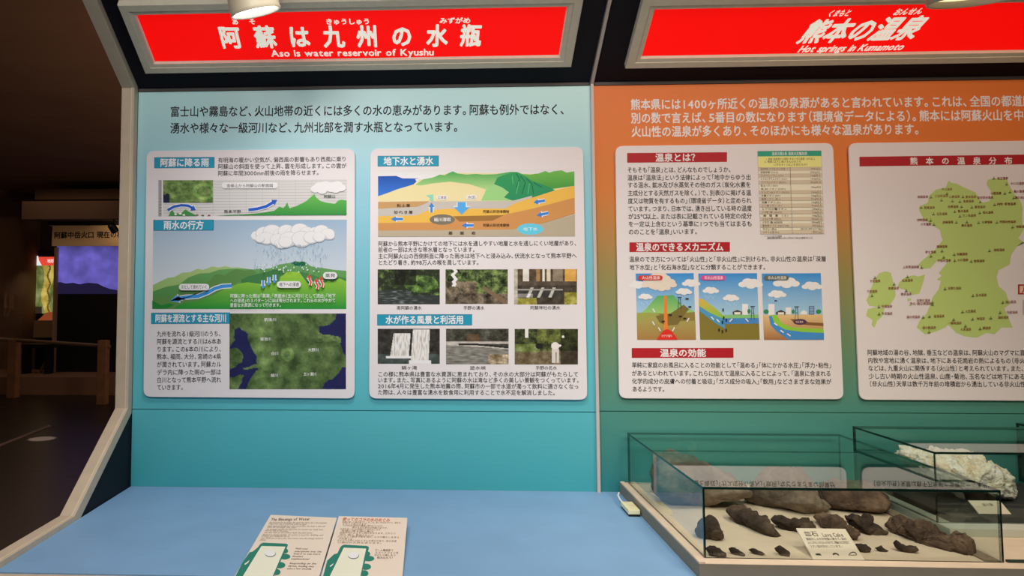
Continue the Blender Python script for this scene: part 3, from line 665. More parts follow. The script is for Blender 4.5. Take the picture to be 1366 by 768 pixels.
rows = [('溶存物質（ガス性のものを除く）', '1,000mg以上', .44), ('遊離炭酸 (CO2)', '250mg以上', .28), ('リチウムイオン (Li+)', '1mg以上', .36), ('ストロンチウムイオン (Sr2+)', '10mg以上', .42), ('バリウムイオン (Ba2+)', '5mg以上', .4), ('', '10mg以上', 0), ('マンガン(II)イオン (Mn2+)', '10mg以上', .44), ('水素イオン (H+)', '1mg以上', .3), ('臭素イオン (Br-)', '5mg以上', .3), ('沃素イオン (I-)', '1mg以上', .3), ('ふっ素イオン (F-)', '2mg以上', .32), ('ヒドロひ酸イオン', '1.3mg以上', .4), ('メタ亜ひ酸 (HAsO2)', '1mg以上', .32), ('総硫黄 (S)', '1mg以上', .42), ('メタほう酸 (HBO2)', '5mg以上', .3), ('メタけい酸 (H2SiO3)', '50mg以上', .32), ('重炭酸そうだ (NaHCO3)', '340mg以上', .42), ('ラドン (Rn)', '20×10-10キュリー以上', .22), ('ラヂウム塩 (Ra)', '1億分の1mg以上', .26)]
v = .195; dv_ = .805/20
for i, (l_, r_, wd) in enumerate(rows):
    hgt = dv_*2 if i == 5 else dv_
    if i % 2 == 0: tr(0, v, 1, v+hgt, (190, 178, 156))
    if i == 5:
        p.text('鉄 (II) イオン (Fe2+)', *tq(.03, v+dv_*.5), *tq(.3, v+dv_*.5), 2.9, (60, 52, 44), .005); p.text('鉄 (III) イオン (Fe3+)', *tq(.03, v+dv_*1.5), *tq(.42, v+dv_*1.5), 2.9, (60, 52, 44), .005)
    else: p.text(l_, *tq(.03, v+hgt/2), *tq(.03+wd, v+hgt/2), 2.9, (60, 52, 44), .01)
    rw = .21 if len(r_) < 10 else .3 if len(r_) < 13 else .44
    p.text(r_, *tq(.98-rw*.8, v+hgt/2), *tq(.98, v+hgt/2), 2.9, (60, 52, 44), .01)
    p.line([tq(0, v), tq(1, v)], .25, (130, 122, 110)); v += hgt
p.line([tq(.5, .195), tq(.5, 1)], .4, (110, 104, 96))
p.text('※1リットルあたりの含有量', *tq(.06, 1.025), *tq(.33, 1.025), 2.4, (60, 52, 44)); p.text('温泉法第2条別表による（いずれか1つ以上に該当すること）', *tq(.1, 1.048), *tq(.82, 1.048), 2.6, (50, 44, 40), .015)
p.build('definition_table', cC, 'small printed table with green and yellow head')
a = lambda X, Y: (820+X/4.406, 315+Y/4.406)
heading(cC, *a(86, 36), *a(677, 93), -.4, '温泉のできるメカニズム', a(125, 0)[0], a(640, 0)[0], CR, 11)
block(cC, [('温泉のでき方については「火山性」と「非火山性」に別けられ、非火山性の温泉は「深層', *a(85, 136), *a(1243, 133)), ('地下水型」と「化石海水型」などに分類することができます。', *a(86, 183), *a(893, 181))], 7.4, off=.016)
SKY = (366, (48, 130, 196), 420, (182, 214, 224))
def cloudp(p, X, Y, s_, c=(238, 238, 236)):
    for dx, dy, r in ((-.9, .1, .5), (-.35, -.2, .62), (.3, -.12, .66), (.85, .12, .5), (0, .2, .6)): p.ell(a(X, Y)[0]+dx*s_, a(X, Y)[1]+dy*s_, r*s_, r*s_*.62, c, 14)
def rain(p, X, Y, wd, hh):
    for k in range(7): q = a(X-wd/2+wd*k/6, Y+(k % 3)*hh*.25); p.line([q, (q[0]-.6, q[1]+2)], .35, (222, 230, 236))
def frame_pic(p, x0, x1, x2, x3): p.poly([a(x0, 219), a(x1, 217), a(x3, 607), a(x2, 609)], SKY)
def tower(p, X, Y0, Y1):
    p.line([a(X-9, Y1), a(X-4, Y0)], .6, (40, 40, 44)); p.line([a(X+9, Y1), a(X+4, Y0)], .6, (40, 40, 44)); p.line([a(X-14, Y0), a(X+14, Y0)], .8, (40, 40, 44)); p.line([a(X-7, (Y0+Y1)/2), a(X+7, (Y0+Y1)/2)], .5, (40, 40, 44))
def pills(p, x0, x1, st, c):
    p.pill(*a(x0, 230), *a(x1, 258), c); p.text(st, *a(x0+22, 244), *a(x1-14, 244), 4.4, (244, 228, 222), .01)
pl = lambda q, c: p.poly([a(*k) for k in q], c)
p = Print(CP, (0, -1, 0)); frame_pic(p, 123, 464, 132, 477)
cloudp(p, 138, 285, 9); cloudp(p, 450, 275, 9)
pl(((128, 470), (180, 430), (250, 350), (345, 346), (400, 410), (466, 440), (474, 480)), (392, (72, 156, 96), 424, (150, 186, 104)))
pl(((129, 450), (250, 452), (330, 456), (470, 445), (477, 608), (132, 608)), (416, (132, 116, 60), 453, (118, 104, 56)))
pl(((129, 450), (200, 448), (260, 456), (300, 530), (200, 560), (131, 520)), (142, 148, 76))
pl(((131, 500), (220, 470), (300, 515), (380, 500), (474, 495), (477, 608), (132, 608)), (420, (150, 150, 84), 453, (150, 112, 62)))
pl(((240, 468), (330, 452), (405, 402), (436, 428), (395, 480), (370, 520), (300, 525), (262, 505)), (110, 98, 48))
pl(((290, 350), (306, 350), (312, 560), (288, 560)), (216, 118, 52))
for X, Y, s_ in ((262, 262, 16), (225, 282, 11), (300, 280, 11), (275, 300, 9), (262, 240, 11)): cloudp(p, X, Y, s_, (206, 196, 182))
pl([(245+125*k/12, 608-62*math.sin(math.pi*k/12)) for k in range(13)], (196, 44, 34)); p.text('マグマ溜り', *a(272, 586), *a(338, 585), 3.4, (245, 215, 205), .005)
cloudp(p, 180, 355, 7, (222, 222, 222)); rain(p, 180, 380, 70, 30); cloudp(p, 406, 325, 8, (222, 222, 222)); rain(p, 410, 345, 60, 20); tower(p, 380, 358, 425)
for X, Y in ((222, 425), (220, 500), (255, 535), (350, 535), (435, 480)): p.line([a(X, Y), a(X+12*(1 if X < 300 else -1), Y+22)], 1.6, (236, 232, 210))
for X, Y in ((283, 500), (325, 462), (385, 470), (410, 482), (440, 414), (424, 367)): p.rect(*a(X-9, Y-4), *a(X+9, Y+4), (40, 36, 30))
pills(p, 135, 280, '火山性温泉', (190, 52, 44)); p.build('mechanism_picture', cC, 'printed volcano picture with red magma')
p = Print(CP, (0, -1, 0)); frame_pic(p, 491, 836, 502, 852)
cloudp(p, 800, 278, 12)
pl(((494, 365), (560, 400), (640, 468), (846, 462), (852, 608), (502, 608)), (118, 108, 46))
pl(((494, 365), (520, 370), (600, 430), (642, 470), (640, 490), (560, 455), (496, 410)), (400, (196, 164, 70), 424, (112, 178, 68)))
pl(((496, 410), (560, 450), (640, 488), (650, 545), (590, 510), (498, 440)), (72, 138, 176)); pl(((630, 480), (846, 478), (848, 512), (640, 516), (625, 505)), (64, 124, 182))
pl(((640, 462), (846, 460), (846, 480), (640, 482)), (122, 178, 112))
cloudp(p, 565, 318, 8, (226, 226, 226)); rain(p, 560, 345, 60, 25); cloudp(p, 684, 362, 8, (226, 226, 226)); rain(p, 690, 385, 70, 30)
p.rect(*a(748, 398), *a(782, 462), (212, 216, 220)); pl(((695, 460), (692, 444), (720, 432), (748, 444), (745, 460)), (70, 66, 60)); p.rect(*a(702, 446), *a(738, 460), (222, 214, 200))
p.ell(*a(788, 440), 2.2, 3, (46, 128, 84)); tower(p, 810, 412, 490)
for X, Y in ((565, 480), (598, 495), (690, 492), (768, 492)): p.line([a(X, Y-8), a(X+16*(1 if X != 690 else -1), Y+10)], 1.5, (226, 236, 240))
for X, Y in ((612, 550), (632, 560), (654, 552), (640, 480), (632, 505), (655, 492), (636, 433)): p.rect(*a(X-4, Y-9), *a(X+4, Y+9), (34, 34, 30))
pills(p, 503, 650, '非火山性温泉', (196, 72, 140)); p.build('mechanism_picture', cC, 'printed groundwater picture with pink title pill')
p = Print(CP, (0, -1, 0)); frame_pic(p, 864, 1211, 877, 1229)
cloudp(p, 1010, 272, 13); cloudp(p, 1160, 292, 10); cloudp(p, 955, 340, 9, (226, 226, 226)); rain(p, 945, 360, 70, 30)
pl(((872, 462), (1222, 460), (1229, 608), (877, 608)), (418, (204, 176, 124), 453, (150, 100, 60)))
pl(((915, 462), (950, 462), (980, 510), (1040, 535), (1226, 545), (1229, 570), (1100, 562), (980, 545), (930, 510)), (128, 184, 60))
pl(((905, 470), (920, 466), (940, 515), (1000, 548), (1100, 562), (1229, 568), (1229, 607), (1020, 607), (950, 560), (915, 520)), (62, 128, 186))
pl(((1030, 486), (1090, 488), (1140, 505), (1225, 510), (1226, 528), (1140, 522), (1060, 515)), (120, 84, 46)); p.ell(*a(1088, 503), 9, 4, (72, 48, 74)); p.text('化石海水', *a(1062, 503), *a(1108, 503), 3, (220, 180, 170), .01)
p.rect(*a(902, 398), *a(938, 462), (216, 218, 220)); p.rect(*a(1003, 418), *a(1036, 460), (210, 212, 214)); p.rect(*a(1140, 410), *a(1172, 460), (64, 98, 142))
for k in range(4): p.rect(*a(1144, 415+k*11), *a(1168, 419+k*11), (170, 196, 214))
pl(((948, 460), (946, 446), (976, 432), (1004, 446), (1000, 460)), (70, 62, 56)); p.rect(*a(958, 447), *a(994, 460), (222, 214, 200)); pl(((1088, 460), (1092, 444), (1110, 434), (1128, 444), (1130, 460)), (216, 218, 218))
for X in (889, 1048, 1197): p.ell(*a(X, 442), 3.4 if X != 1048 else 2, 2.8, (44, 126, 78))
tower(p, 1068, 414, 485); p.rect(*a(937, 375), *a(953, 382), (40, 70, 100))
for X, Y in ((935, 510), (972, 552), (1012, 572)): p.line([a(X, Y), a(X+20, Y+14)], 1.6, (226, 236, 240))
pills(p, 876, 1022, '非火山性温泉', (92, 98, 84)); p.build('mechanism_picture', cC, 'printed coast picture with grey title pill')
a = lambda X, Y: (820+X/4.406, 450+Y/4.406)
heading(cC, *a(100, 62), *a(698, 120), -.2, '温泉の効能', a(266, 0)[0], a(537, 0)[0], CR, 10.5)
block(cC, [('単純に家庭のお風呂に入ることの効能として「温める」「体にかかる水圧」「浮力・粘性」', *a(100, 162), *a(1276, 164)), ('があるといわれています。これらに加えて温泉に入ることによって、「温泉に含まれる', *a(100, 210), *a(1272, 212)), ('化学的成分の皮膚への付着と吸収」「ガス成分の吸入」「飲用」などさまざまな効果が', *a(101, 257), *a(1274, 260)), ('あるようです。', *a(103, 303), *a(300, 304))], 7.4, off=.016)
# ---- card 4: map of hot springs
cD = card([(1131.8, 190.8), (1421, 186.8), (1441, 534.8), (1146.6, 533)], 'white info card with green prefecture map, partly cut off at right')
a = lambda X, Y: (1130+X/5.487, 190+Y/5.487)
p = Print(CP, (0, -1, 0)); p.poly([(1146.4, 209.1), (1408, 205.5), (1408.6, 218.6), (1146.5, 221.9)], (158, 30, 38))
for i, ch in enumerate('熊本の温泉分布'): x, y = a(488+i*115.4, 136-.5*i); p.text(ch, x-5.3, y, x+5.3, y, 9.6, (240, 226, 216), .025)
p.build('heading', cD, 'dark red heading bar with white lettering')
p = Print(CP, (0, -1, 0)); b_ = lambda X, Y: (1130+X/5.487, 320+Y/5.487)
GR = (168, 190, 112)
main = [a(*q) for q in ((742, 280), (765, 296), (800, 300), (840, 322), (880, 340), (940, 365), (955, 392), (968, 420), (990, 440), (1040, 430), (1062, 390), (1050, 350), (1030, 325), (1020, 300), (1030, 272), (1075, 262), (1130, 268), (1170, 270), (1192, 320), (1225, 380), (1270, 430), (1285, 480), (1280, 560), (1290, 640), (1255, 700), (1295, 735))] + \
    [b_(*q) for q in ((1290, 10), (1240, 50), (1200, 110), (1190, 180), (1110, 220), (1095, 270), (1110, 340), (1160, 380), (1190, 470), (1150, 500), (1190, 590), (1210, 640), (1130, 640), (1080, 690), (1020, 680), (950, 715), (860, 705), (800, 680), (740, 620), (720, 640), (650, 670), (570, 690), (510, 640), (530, 590), (580, 540), (610, 470), (625, 420), (670, 360), (685, 300), (655, 290), (690, 262), (670, 240), (720, 182), (745, 150), (660, 150), (610, 205), (550, 212), (520, 180), (560, 140), (640, 75), (700, 0))] + \
    [a(*q) for q in ((690, 690), (680, 640), (620, 600), (560, 560), (530, 500), (525, 470), (590, 440), (600, 390), (650, 345), (722, 330))]
p.poly(main, GR)
for q in (((180, 340), (160, 400), (140, 440), (160, 480), (240, 490), (310, 480), (350, 420), (355, 395), (340, 320), (320, 240), (280, 228), (230, 245), (200, 290)), ((370, 340), (380, 310), (430, 270), (490, 258), (520, 268), (570, 250), (560, 300), (530, 390), (480, 402), (440, 370), (390, 355)), ((150, 505), (210, 492), (275, 500), (255, 560), (220, 590), (200, 640), (180, 625), (185, 585), (140, 555)), ((440, 430), (465, 425), (470, 440), (445, 450)), ((450, 480), (480, 460), (470, 485))): p.poly([b_(*k) for k in q], GR)
spots = [(730, 343, '平山温泉', 730, 373), (690, 392, '三加和温泉', 690, 422), (785, 397, '山鹿温泉', 770, 428), (553, 398, '南関温泉', 613, 400), (905, 398, '鹿本温泉', 847, 398), (1010, 403, '菊池渓谷温泉', 974, 434), (888, 430, '菊鹿温泉', 825, 432), (602, 477, '荒尾温泉', 541, 475), (775, 470, '岳間温泉', 837, 470), (972, 472, '菊池温泉', 912, 474), (848, 502, '植木温泉', 787, 505), (1030, 512, '泗水温泉', 970, 514), (693, 523, '玉名温泉', 631, 523), (893, 535, '三ノ岳温泉', 825, 540), (550, 567, '岱明温泉', 610, 570), (575, 598, '小天温泉', 634, 600), (737, 583, '金峰温泉', 798, 584), (875, 607, '熊本温泉', 875, 582), (1023, 583, '大津温泉', 960, 586), (1175, 580, '阿蘇内牧温泉', 1095, 584), (1275, 615, '地獄温泉', 1210, 618), (1137, 262, '杖立温泉', 1072, 262), (1245, 300, 'わいた温泉', 1165, 305), (1258, 358, '黒川温泉', 1190, 362), (1088, 372, '小国温泉', 1152, 372), (1275, 403, '瀬の本温泉', 1218, 405), (1165, 450, '内牧・宮地温泉', 1078, 454)]
spot2 = [(693, 48, '網津温泉', 693, 80), (610, 88, '宇土温泉', 612, 118), (840, 103, '松橋温泉', 782, 106), (708, 150, '不知火温泉', 705, 126), (845, 146, '小川温泉', 785, 150), (965, 153, '佐俣温泉', 906, 156), (1112, 73, '御船温泉', 1040, 78), (465, 197, '上天草温泉郷', 543, 200), (202, 300, '下田温泉', 202, 275), (440, 295, '松島温泉', 440, 268), (338, 352, '本渡温泉', 342, 322), (180, 376, '下田温泉', 180, 406), (430, 395, '栖本温泉', 430, 370), (556, 442, '日奈久温泉', 622, 456), (536, 465, '芦北・御立岬温泉', 622, 470), (783, 352, '日奈久温泉', 714, 356), (978, 402, '五木温泉', 918, 406), (1195, 452, '湯山温泉', 1136, 456), (288, 485, '河浦温泉', 230, 488), (290, 537, '牛深温泉', 232, 540), (900, 520, '人吉温泉', 842, 524), (482, 562, '湯の児温泉', 553, 564), (670, 556, '湯浦温泉', 600, 558), (975, 574, '林温泉', 915, 578), (1205, 528, '市房温泉', 1116, 530), (1140, 565, '湯前温泉', 1048, 570), (785, 607, '一勝地温泉', 776, 582), (865, 652, '人吉温泉', 862, 628), (1018, 643, '錦温泉', 970, 648), (597, 640, '湯の鶴温泉', 597, 672)]
for fn, lst in ((a, spots), (b_, spot2)):
    for X, Y, st, ix, iy in lst:
        wd = 20*len(st)
        p.text(st, *fn(X-wd/2, Y+1), *fn(X+wd/2, Y-1), 3.7, (118, 50, 30), .012)
        x, y = fn(ix, iy); p.poly([(x-2.2, y+1), (x-.5, y+.2), (x-.3, y-2.2), (x+.3, y-2.2), (x+.5, y+.2), (x+2.2, y+.6), (x+1.6, y+1.6), (x-1.6, y+1.8)], (92, 108, 66))
p.build('prefecture_map', cD, 'pale green map with tiny brown place names')
p = Print(CP, (0, -1, 0))
p.rect(1357.8, 379.2, 1400, 392.6, (150, 34, 40)); p.rect(1360, 381, 1372, 390.8, (206, 180, 160)); p.text('凡例', 1361, 386, 1392, 386, 9, (150, 34, 40), .02); p.rect(1364, 400, 1402, 420, (176, 164, 150))
p.build('map_key', cD, 'dark red map key box')
a = lambda X, Y: (1130+X/5.788, 440+Y/5.788)
block(cD, [(st, *a(x0, Y), *a(x1, Y+3)) for st, x0, x1, Y in (('阿蘇地域の湯の谷、地獄、垂玉などの温泉は、阿蘇火山のマグマに直接', 155, 1415, 174), ('内牧や宮地に湧く温泉は、地下にある花崗岩の熱によるもの（非火山', 159, 1415, 235), ('などは、九重火山に関係する（火山性）と考えられています。また、', 162, 1372, 295), ('少し古い時期の火山性温泉、山鹿・菊池、玉名などは地下にある', 166, 1375, 357), ('（非火山性）天草は数千万年前の堆積岩から湧出している非火山性', 168, 1378, 416))], 7.6, off=.016)

# ---------------------------------------------------------------- can spotlights above the signs
GLOW = mat('lit_lamp_opening', (1, 1, 1), .5, .2, emit=(1, .97, .93), es=6)
GLOWW = mat('lit_warm_lamp_opening', (1, .9, .7), .5, .2, emit=(1, .74, .40), es=1.15)
def can(px, py, y, rad, axis, glow, label, power, col):
    c = onY(px, py, y); ax = Vector(axis).normalized(); up = -ax
    t = thing('can_spotlight', label, 'lamp', c)
    rot = up.to_track_quat('Z', 'Y').to_matrix().to_4x4(); M = Matrix.Translation(c) @ rot
    MB().lathe([(rad, 0), (rad*1.02, .003), (rad*1.0, .008), (rad*.97, .06), (rad*.93, .13), (rad*.6, .15), (.0, .15)], M, 56, close=False).build('shade', LAMPW, t, smooth=True)
    MB().lathe([(rad*.999, 0), (rad*.94, .001), (rad*.93, .05), (rad*.9, .1)], M, 56, close=False).build('inner_reflector', mat('lamp_reflector', (.8, .76, .68), .4, .4), t, smooth=True)
    MB().lathe([(0, .010), (rad*.93, .010), (rad*.93, .012), (0, .012)], M, 56, close=False).build('diffuser', glow, t)['label'] = 'glowing lamp opening'
    top = M @ Vector((0, 0, .148))
    MB().tube([top, top+Vector((0, 0, .05)), Vector((top.x, top.y, 2.86))], .008, 12).build('stem', LAMPW, t)
    MB().lathe([(.0, 0), (.05, 0), (.05, .02), (0, .02)], Matrix.Translation((top.x, top.y, 2.86)), 24, close=False).build('ceiling_mount', LAMPW, t)
    s_ = M @ Vector((0, 0, -.004))
    spot('can_lamp_light', s_, s_+ax, power, col, 150, .6, .035)
    return t
can(341.5, 17.5, -.44, .0525, (.22, .22, -1), GLOW, 'white can spotlight hanging before the left red sign', 3.2, (1, .97, .93))
can(1295, 2.0, -.90, .053, (.03, .16, -1), GLOWW, 'warm lit can spotlight at the top before the right red sign', 3.0, (1, .76, .5))

# ---------------------------------------------------------------- glass cases on the long tan base
ZB = .8265
bs = thing('display_stand', 'long low tan display stand carrying the glass cases', 'base', (1.8, -.3, ZD))
MB().box(1.247, 2.42, -.607, -.012, ZD, ZB-.0008).build('plinth', GREYP, bs)
MB().box(1.247, 2.42, -.607, -.012, ZB-.0008, ZB).build('top_board', TAN, bs)
MB().box(1.247, 1.258, -.606, -.012, ZB, ZB+.0025).build('edge_bead', TAN, bs, bevel=.0008)
def glass_case(x0, x1, y0, y1, z0, z1, label, panes=('front', 'back', 'left', 'right', 'top')):
    t = thing('glass_case', label, 'glass case', ((x0+x1)/2, (y0+y1)/2, z0)); g = .0045
    def pane(nm, X0, X1, Y0, Y1, Z0, Z1):
        mb = MB().box(X0, X1, Y0, Y1, Z0, Z1)
        d = (X1-X0, Y1-Y0, Z1-Z0); k = d.index(min(d))           # faces across the thin axis are clear, the rims are dark green
        mb.mi = [0 if i//2 == k else 1 for i in range(6)]
        mb.build(nm, [GLASS, GEDGE], t)
    if 'front' in panes: pane('front_pane', x0, x1, y0, y0+g, z0, z1-g)
    if 'back' in panes: pane('back_pane', x0, x1, y1-g, y1, z0, z1-g)
    if 'left' in panes: pane('left_pane', x0, x0+g, y0+g, y1-g, z0, z1-g)
    if 'right' in panes: pane('right_pane', x1-g, x1, y0+g, y1-g, z0, z1-g)
    pane('top_pane', x0, x1, y0, y1, z1-g, z1)
    return t
g1 = glass_case(1.2655, 1.7785, -.578, -.022, ZB, .951, 'low glass case over the dark lava stones')
STRIP = mat('grey_strip', C(118, 104, 88), .6, .3)
MB().box(1.749, 1.7735, -.573, -.03, ZB, ZB+.003).build('right_floor_strip', STRIP, g1)['label'] = 'flat grey strip inside the right pane'  # thin grey strip on the case floor along the right pane
ZP = .842
pf = onZ(1300, 716, ZB).y; PL = mat('pale_green_grey_plinth', C(166, 170, 158), .65, .25)
sp_ = tag(MB().box(1.781, 2.42, pf, -.05, ZB, ZP).build('low_plinth', PL, bevel=.001), 'pale greenish low plinth under the white rock case', 'plinth')
g2 = glass_case(1.7815, 2.19, -.392, -.082, ZP, .9805, 'taller glass case over the white mineral rock')
g3 = glass_case(2.2, 2.40, -.30, -.02, ZP, .981, 'glass case cut off at the right edge of the picture')
gl = tag(MB().box(1.785, 2.2, -.578, -.5715, ZB, ZB+.004).build('glass_strip', GEDGE), 'narrow green glass strip lying on the tan base at right', 'glass strip')
# charcoal board under the white rock, its label
q0 = onZ(1275, 699, ZP+.0005); sbx = onZ(1192, 657, ZP).x
MB_ = MB().box(q0.x, 2.17, max(q0.y, -.3865), -.095, ZP, ZP+.012)
tag(MB_.build('charcoal_board', SLAB, bevel=.001), 'dark charcoal board under the white mineral rock', 'board')
ZS = ZP+.012

# ---------------------------------------------------------------- stones
def stone_mat(name, c1, c2, c3, sc=18, bump=.6, rough=.85):
    mt = bpy.data.materials.new(name); mt.use_nodes = True; nt = mt.node_tree; b = nt.nodes['Principled BSDF']
    tc = nt.nodes.new('ShaderNodeTexCoord'); n = nt.nodes.new('ShaderNodeTexNoise'); n.inputs['Scale'].default_value = sc; n.inputs['Detail'].default_value = 8; n.inputs['Roughness'].default_value = .65
    rp = nt.nodes.new('ShaderNodeValToRGB'); e = rp.color_ramp.elements; e[0].position = .32; e[0].color = (*c1, 1); e[1].position = .68; e[1].color = (*c3, 1); k = e.new(.5); k.color = (*c2, 1)
    n2 = nt.nodes.new('ShaderNodeTexNoise'); n2.inputs['Scale'].default_value = sc*6; n2.inputs['Detail'].default_value = 10; bp = nt.nodes.new('ShaderNodeBump'); bp.inputs['Strength'].default_value = bump; bp.inputs['Distance'].default_value = .006
    for x in (n, n2): nt.links.new(tc.outputs['Object'], x.inputs[0])
    nt.links.new(n.outputs[0], rp.inputs[0]); nt.links.new(rp.outputs[0], b.inputs['Base Color']); nt.links.new(n2.outputs[0], bp.inputs['Height']); nt.links.new(bp.outputs[0], b.inputs['Normal'])
    b.inputs['Roughness'].default_value = rough; b.inputs['Specular IOR Level'].default_value = .2
    return mt
DARKS = stone_mat('dark_lava', C(34, 28, 25), C(58, 47, 40), C(92, 76, 62), 22, 1.0)
BROWNS = stone_mat('brown_lava', C(46, 36, 30), C(80, 64, 53), C(118, 96, 78), 20, 1.0)
GREYS = stone_mat('grey_brown_lava', C(50, 43, 38), C(90, 79, 68), C(126, 113, 97), 13, .9)
WHITES = stone_mat('white_mineral', C(192, 172, 138), C(238, 224, 194), C(248, 240, 218), 34, 1.0)
def stone(outline, gA, gB, depth, mt, label, z=ZB, group=None, rough=.004, seed=0, sharp=2.6, nr=22, n=72, name='lava_stone', crust=60, lean=None):
    """a rock that stands on z: side outline (photo pixels) carried to the upright plane through its two ground points, then given real depth"""
    A, B = onZ(*gA, z), onZ(*gB, z); u = (B-A); u.z = 0; u.normalize(); nrm = Vector((-u.y, u.x, 0))
    if nrm.y < 0: nrm = -nrm                                        # nrm points away from the viewer
    P0 = A + nrm*depth*.42
    pts = [onP(x, y, P0, nrm) for x, y in outline]
    # resample evenly
    seg = [(pts[(i+1) % len(pts)]-pts[i]).length for i in range(len(pts))]; tot = sum(seg); res = []
    for k in range(n):
        d = tot*k/n; i = 0
        while d > seg[i]: d -= seg[i]; i += 1
        res.append(pts[i].lerp(pts[(i+1) % len(pts)], d/seg[i]))
    hmax = max(q.z for q in res)-z
    c = sum(res, Vector())/n; c.z = max(c.z*.6+z*.4, z+.002)
    vs = []; fs = []
    for j in range(nr+1):
        t = -1+2*j/nr; s_ = max(0., 1-abs(t)**sharp)**(1/sharp) if j not in (0, nr) else 0
        for q in res:
            v = c+(q-c)*s_+nrm*(t*depth/2)
            o_ = Vector((seed*3.1, seed*1.7, seed*.9))
            d1 = noise.fractal((v+o_)*crust*.5, 1.0, 2.0, 5); v2 = v+(v-c).normalized()*d1*rough*1.4+Vector((0, 0, noise.noise((v+o_)*crust*1.4)*rough))
            facet = noise.noise((v+o_)*16); v2 += nrm*facet*rough*2.0*(1 if s_ > 0 else .4)
            rg = abs(noise.noise((v+o_)*crust*.45)); v2 -= (v-c).normalized()*max(0, .16-rg)*rough*6
            if lean:                                                  # slabs: front edge at height f, top face sloping back, underside cut back
                f, up_, dn = lean; zz = (v2.z-z)/hmax
                v2 += nrm*depth*(up_*(zz-f) if zz > f else dn*(f-zz))
            vd = noise.voronoi((v2+o_)*crust*.4)[0]; v2 -= (v-c).normalized()*rough*1.1*max(0, .35-(vd[1]-vd[0]))
            v2.z = max(v2.z, z+.0002)
            vs.append(v2)
    for j in range(nr): fs += [(j*n+k, j*n+(k+1) % n, (j+1)*n+(k+1) % n, (j+1)*n+k) for k in range(n)]
    o = MB().add(vs, fs)
    o = o.build(name, mt)
    bm = bmesh.new(); bm.from_mesh(o.data); bmesh.ops.remove_doubles(bm, verts=bm.verts, dist=1e-5)
    off = Vector((c.x, c.y, z)); 
    for v in bm.verts: v.co -= off
    bm.to_mesh(o.data); bm.free(); o.location = off
    o.data.polygons.foreach_set('use_smooth', [True]*len(o.data.polygons))
    tag(o, label, 'stone', group)
    return o
GL = 'lava stones in the glass case'
stone([(870, 655), (874, 622), (882, 611), (900, 608), (925, 613), (950, 622), (985, 640), (1000, 652), (998, 660), (985, 664), (960, 668), (940, 680), (905, 682), (886, 670)], (885, 680), (985, 684), .13, GREYS, 'big grey layered lava stone at the back left of the case', seed=1, rough=.006, sharp=3.5, lean=(.42, .55, .75))
stone([(990, 664), (1000, 650), (1006, 636), (1018, 627), (1038, 625), (1058, 634), (1082, 652), (1096, 668), (1102, 680), (1090, 690), (1060, 689), (1030, 683), (1008, 677)], (1010, 677), (1085, 691), .09, GREYS, 'big brown lava stone with a pale flat face, back centre', seed=2, rough=.006, sharp=4, lean=(.34, .75, .8))
stone([(1090, 652), (1120, 646), (1165, 648), (1180, 655), (1189, 668), (1184, 680), (1160, 688), (1130, 687), (1105, 681), (1098, 670)], (1105, 682), (1175, 689), .09, BROWNS, 'big smooth brown lava stone at the back right of the case', seed=3, rough=.005, sharp=4, lean=(.3, .7, .8))
stone([(969, 676), (975, 672), (990, 676), (1000, 684), (1014, 688), (1026, 700), (1034, 712), (1035, 719), (1022, 722), (1000, 720), (991, 712), (984, 702), (975, 692)], (978, 698), (1033, 722), .04, DARKS, 'slanting dark brown lava stone, second row at left', seed=4, rough=.005, lean=(.45, .6, .6))
stone([(1026, 690), (1030, 687), (1056, 690), (1076, 692), (1088, 702), (1092, 712), (1078, 716), (1060, 713), (1040, 706), (1028, 698)], (1034, 706), (1088, 718), .045, DARKS, 'long dark lava stone behind the white label card', seed=5, rough=.005, lean=(.6, .6, .4))
stone([(1087, 688), (1094, 683), (1110, 686), (1124, 693), (1140, 704), (1149, 716), (1146, 724), (1138, 726), (1126, 718), (1110, 704), (1096, 698)], (1096, 704), (1146, 727), .035, BROWNS, 'reddish brown lava stone at the right edge of the label card', seed=6, rough=.005)
stone([(1127, 691), (1134, 688), (1150, 690), (1164, 688), (1174, 697), (1184, 710), (1178, 714), (1160, 714), (1146, 711), (1136, 701)], (1140, 713), (1182, 715), .04, DARKS, 'dark ridged lava stone between two brown ones, centre right', seed=7, rough=.008)
stone([(1185, 697), (1192, 688), (1206, 688), (1222, 693), (1234, 695), (1246, 706), (1252, 716), (1262, 712), (1280, 716), (1290, 724), (1298, 733), (1297, 741), (1284, 745), (1262, 743), (1240, 736), (1226, 720), (1206, 712), (1190, 704)], (1200, 714), (1292, 746), .05, BROWNS, 'longest twisted rope-like lava stone at the right of the case', seed=8, rough=.009, n=110, nr=30)
stone([(925, 706), (930, 696), (945, 692), (957, 697), (966, 708), (966, 719), (956, 722), (938, 720), (928, 714)], (930, 719), (964, 723), .04, DARKS, 'round dark lava stone near the front left glass corner', seed=9, rough=.004, lean=(.5, .6, .4))
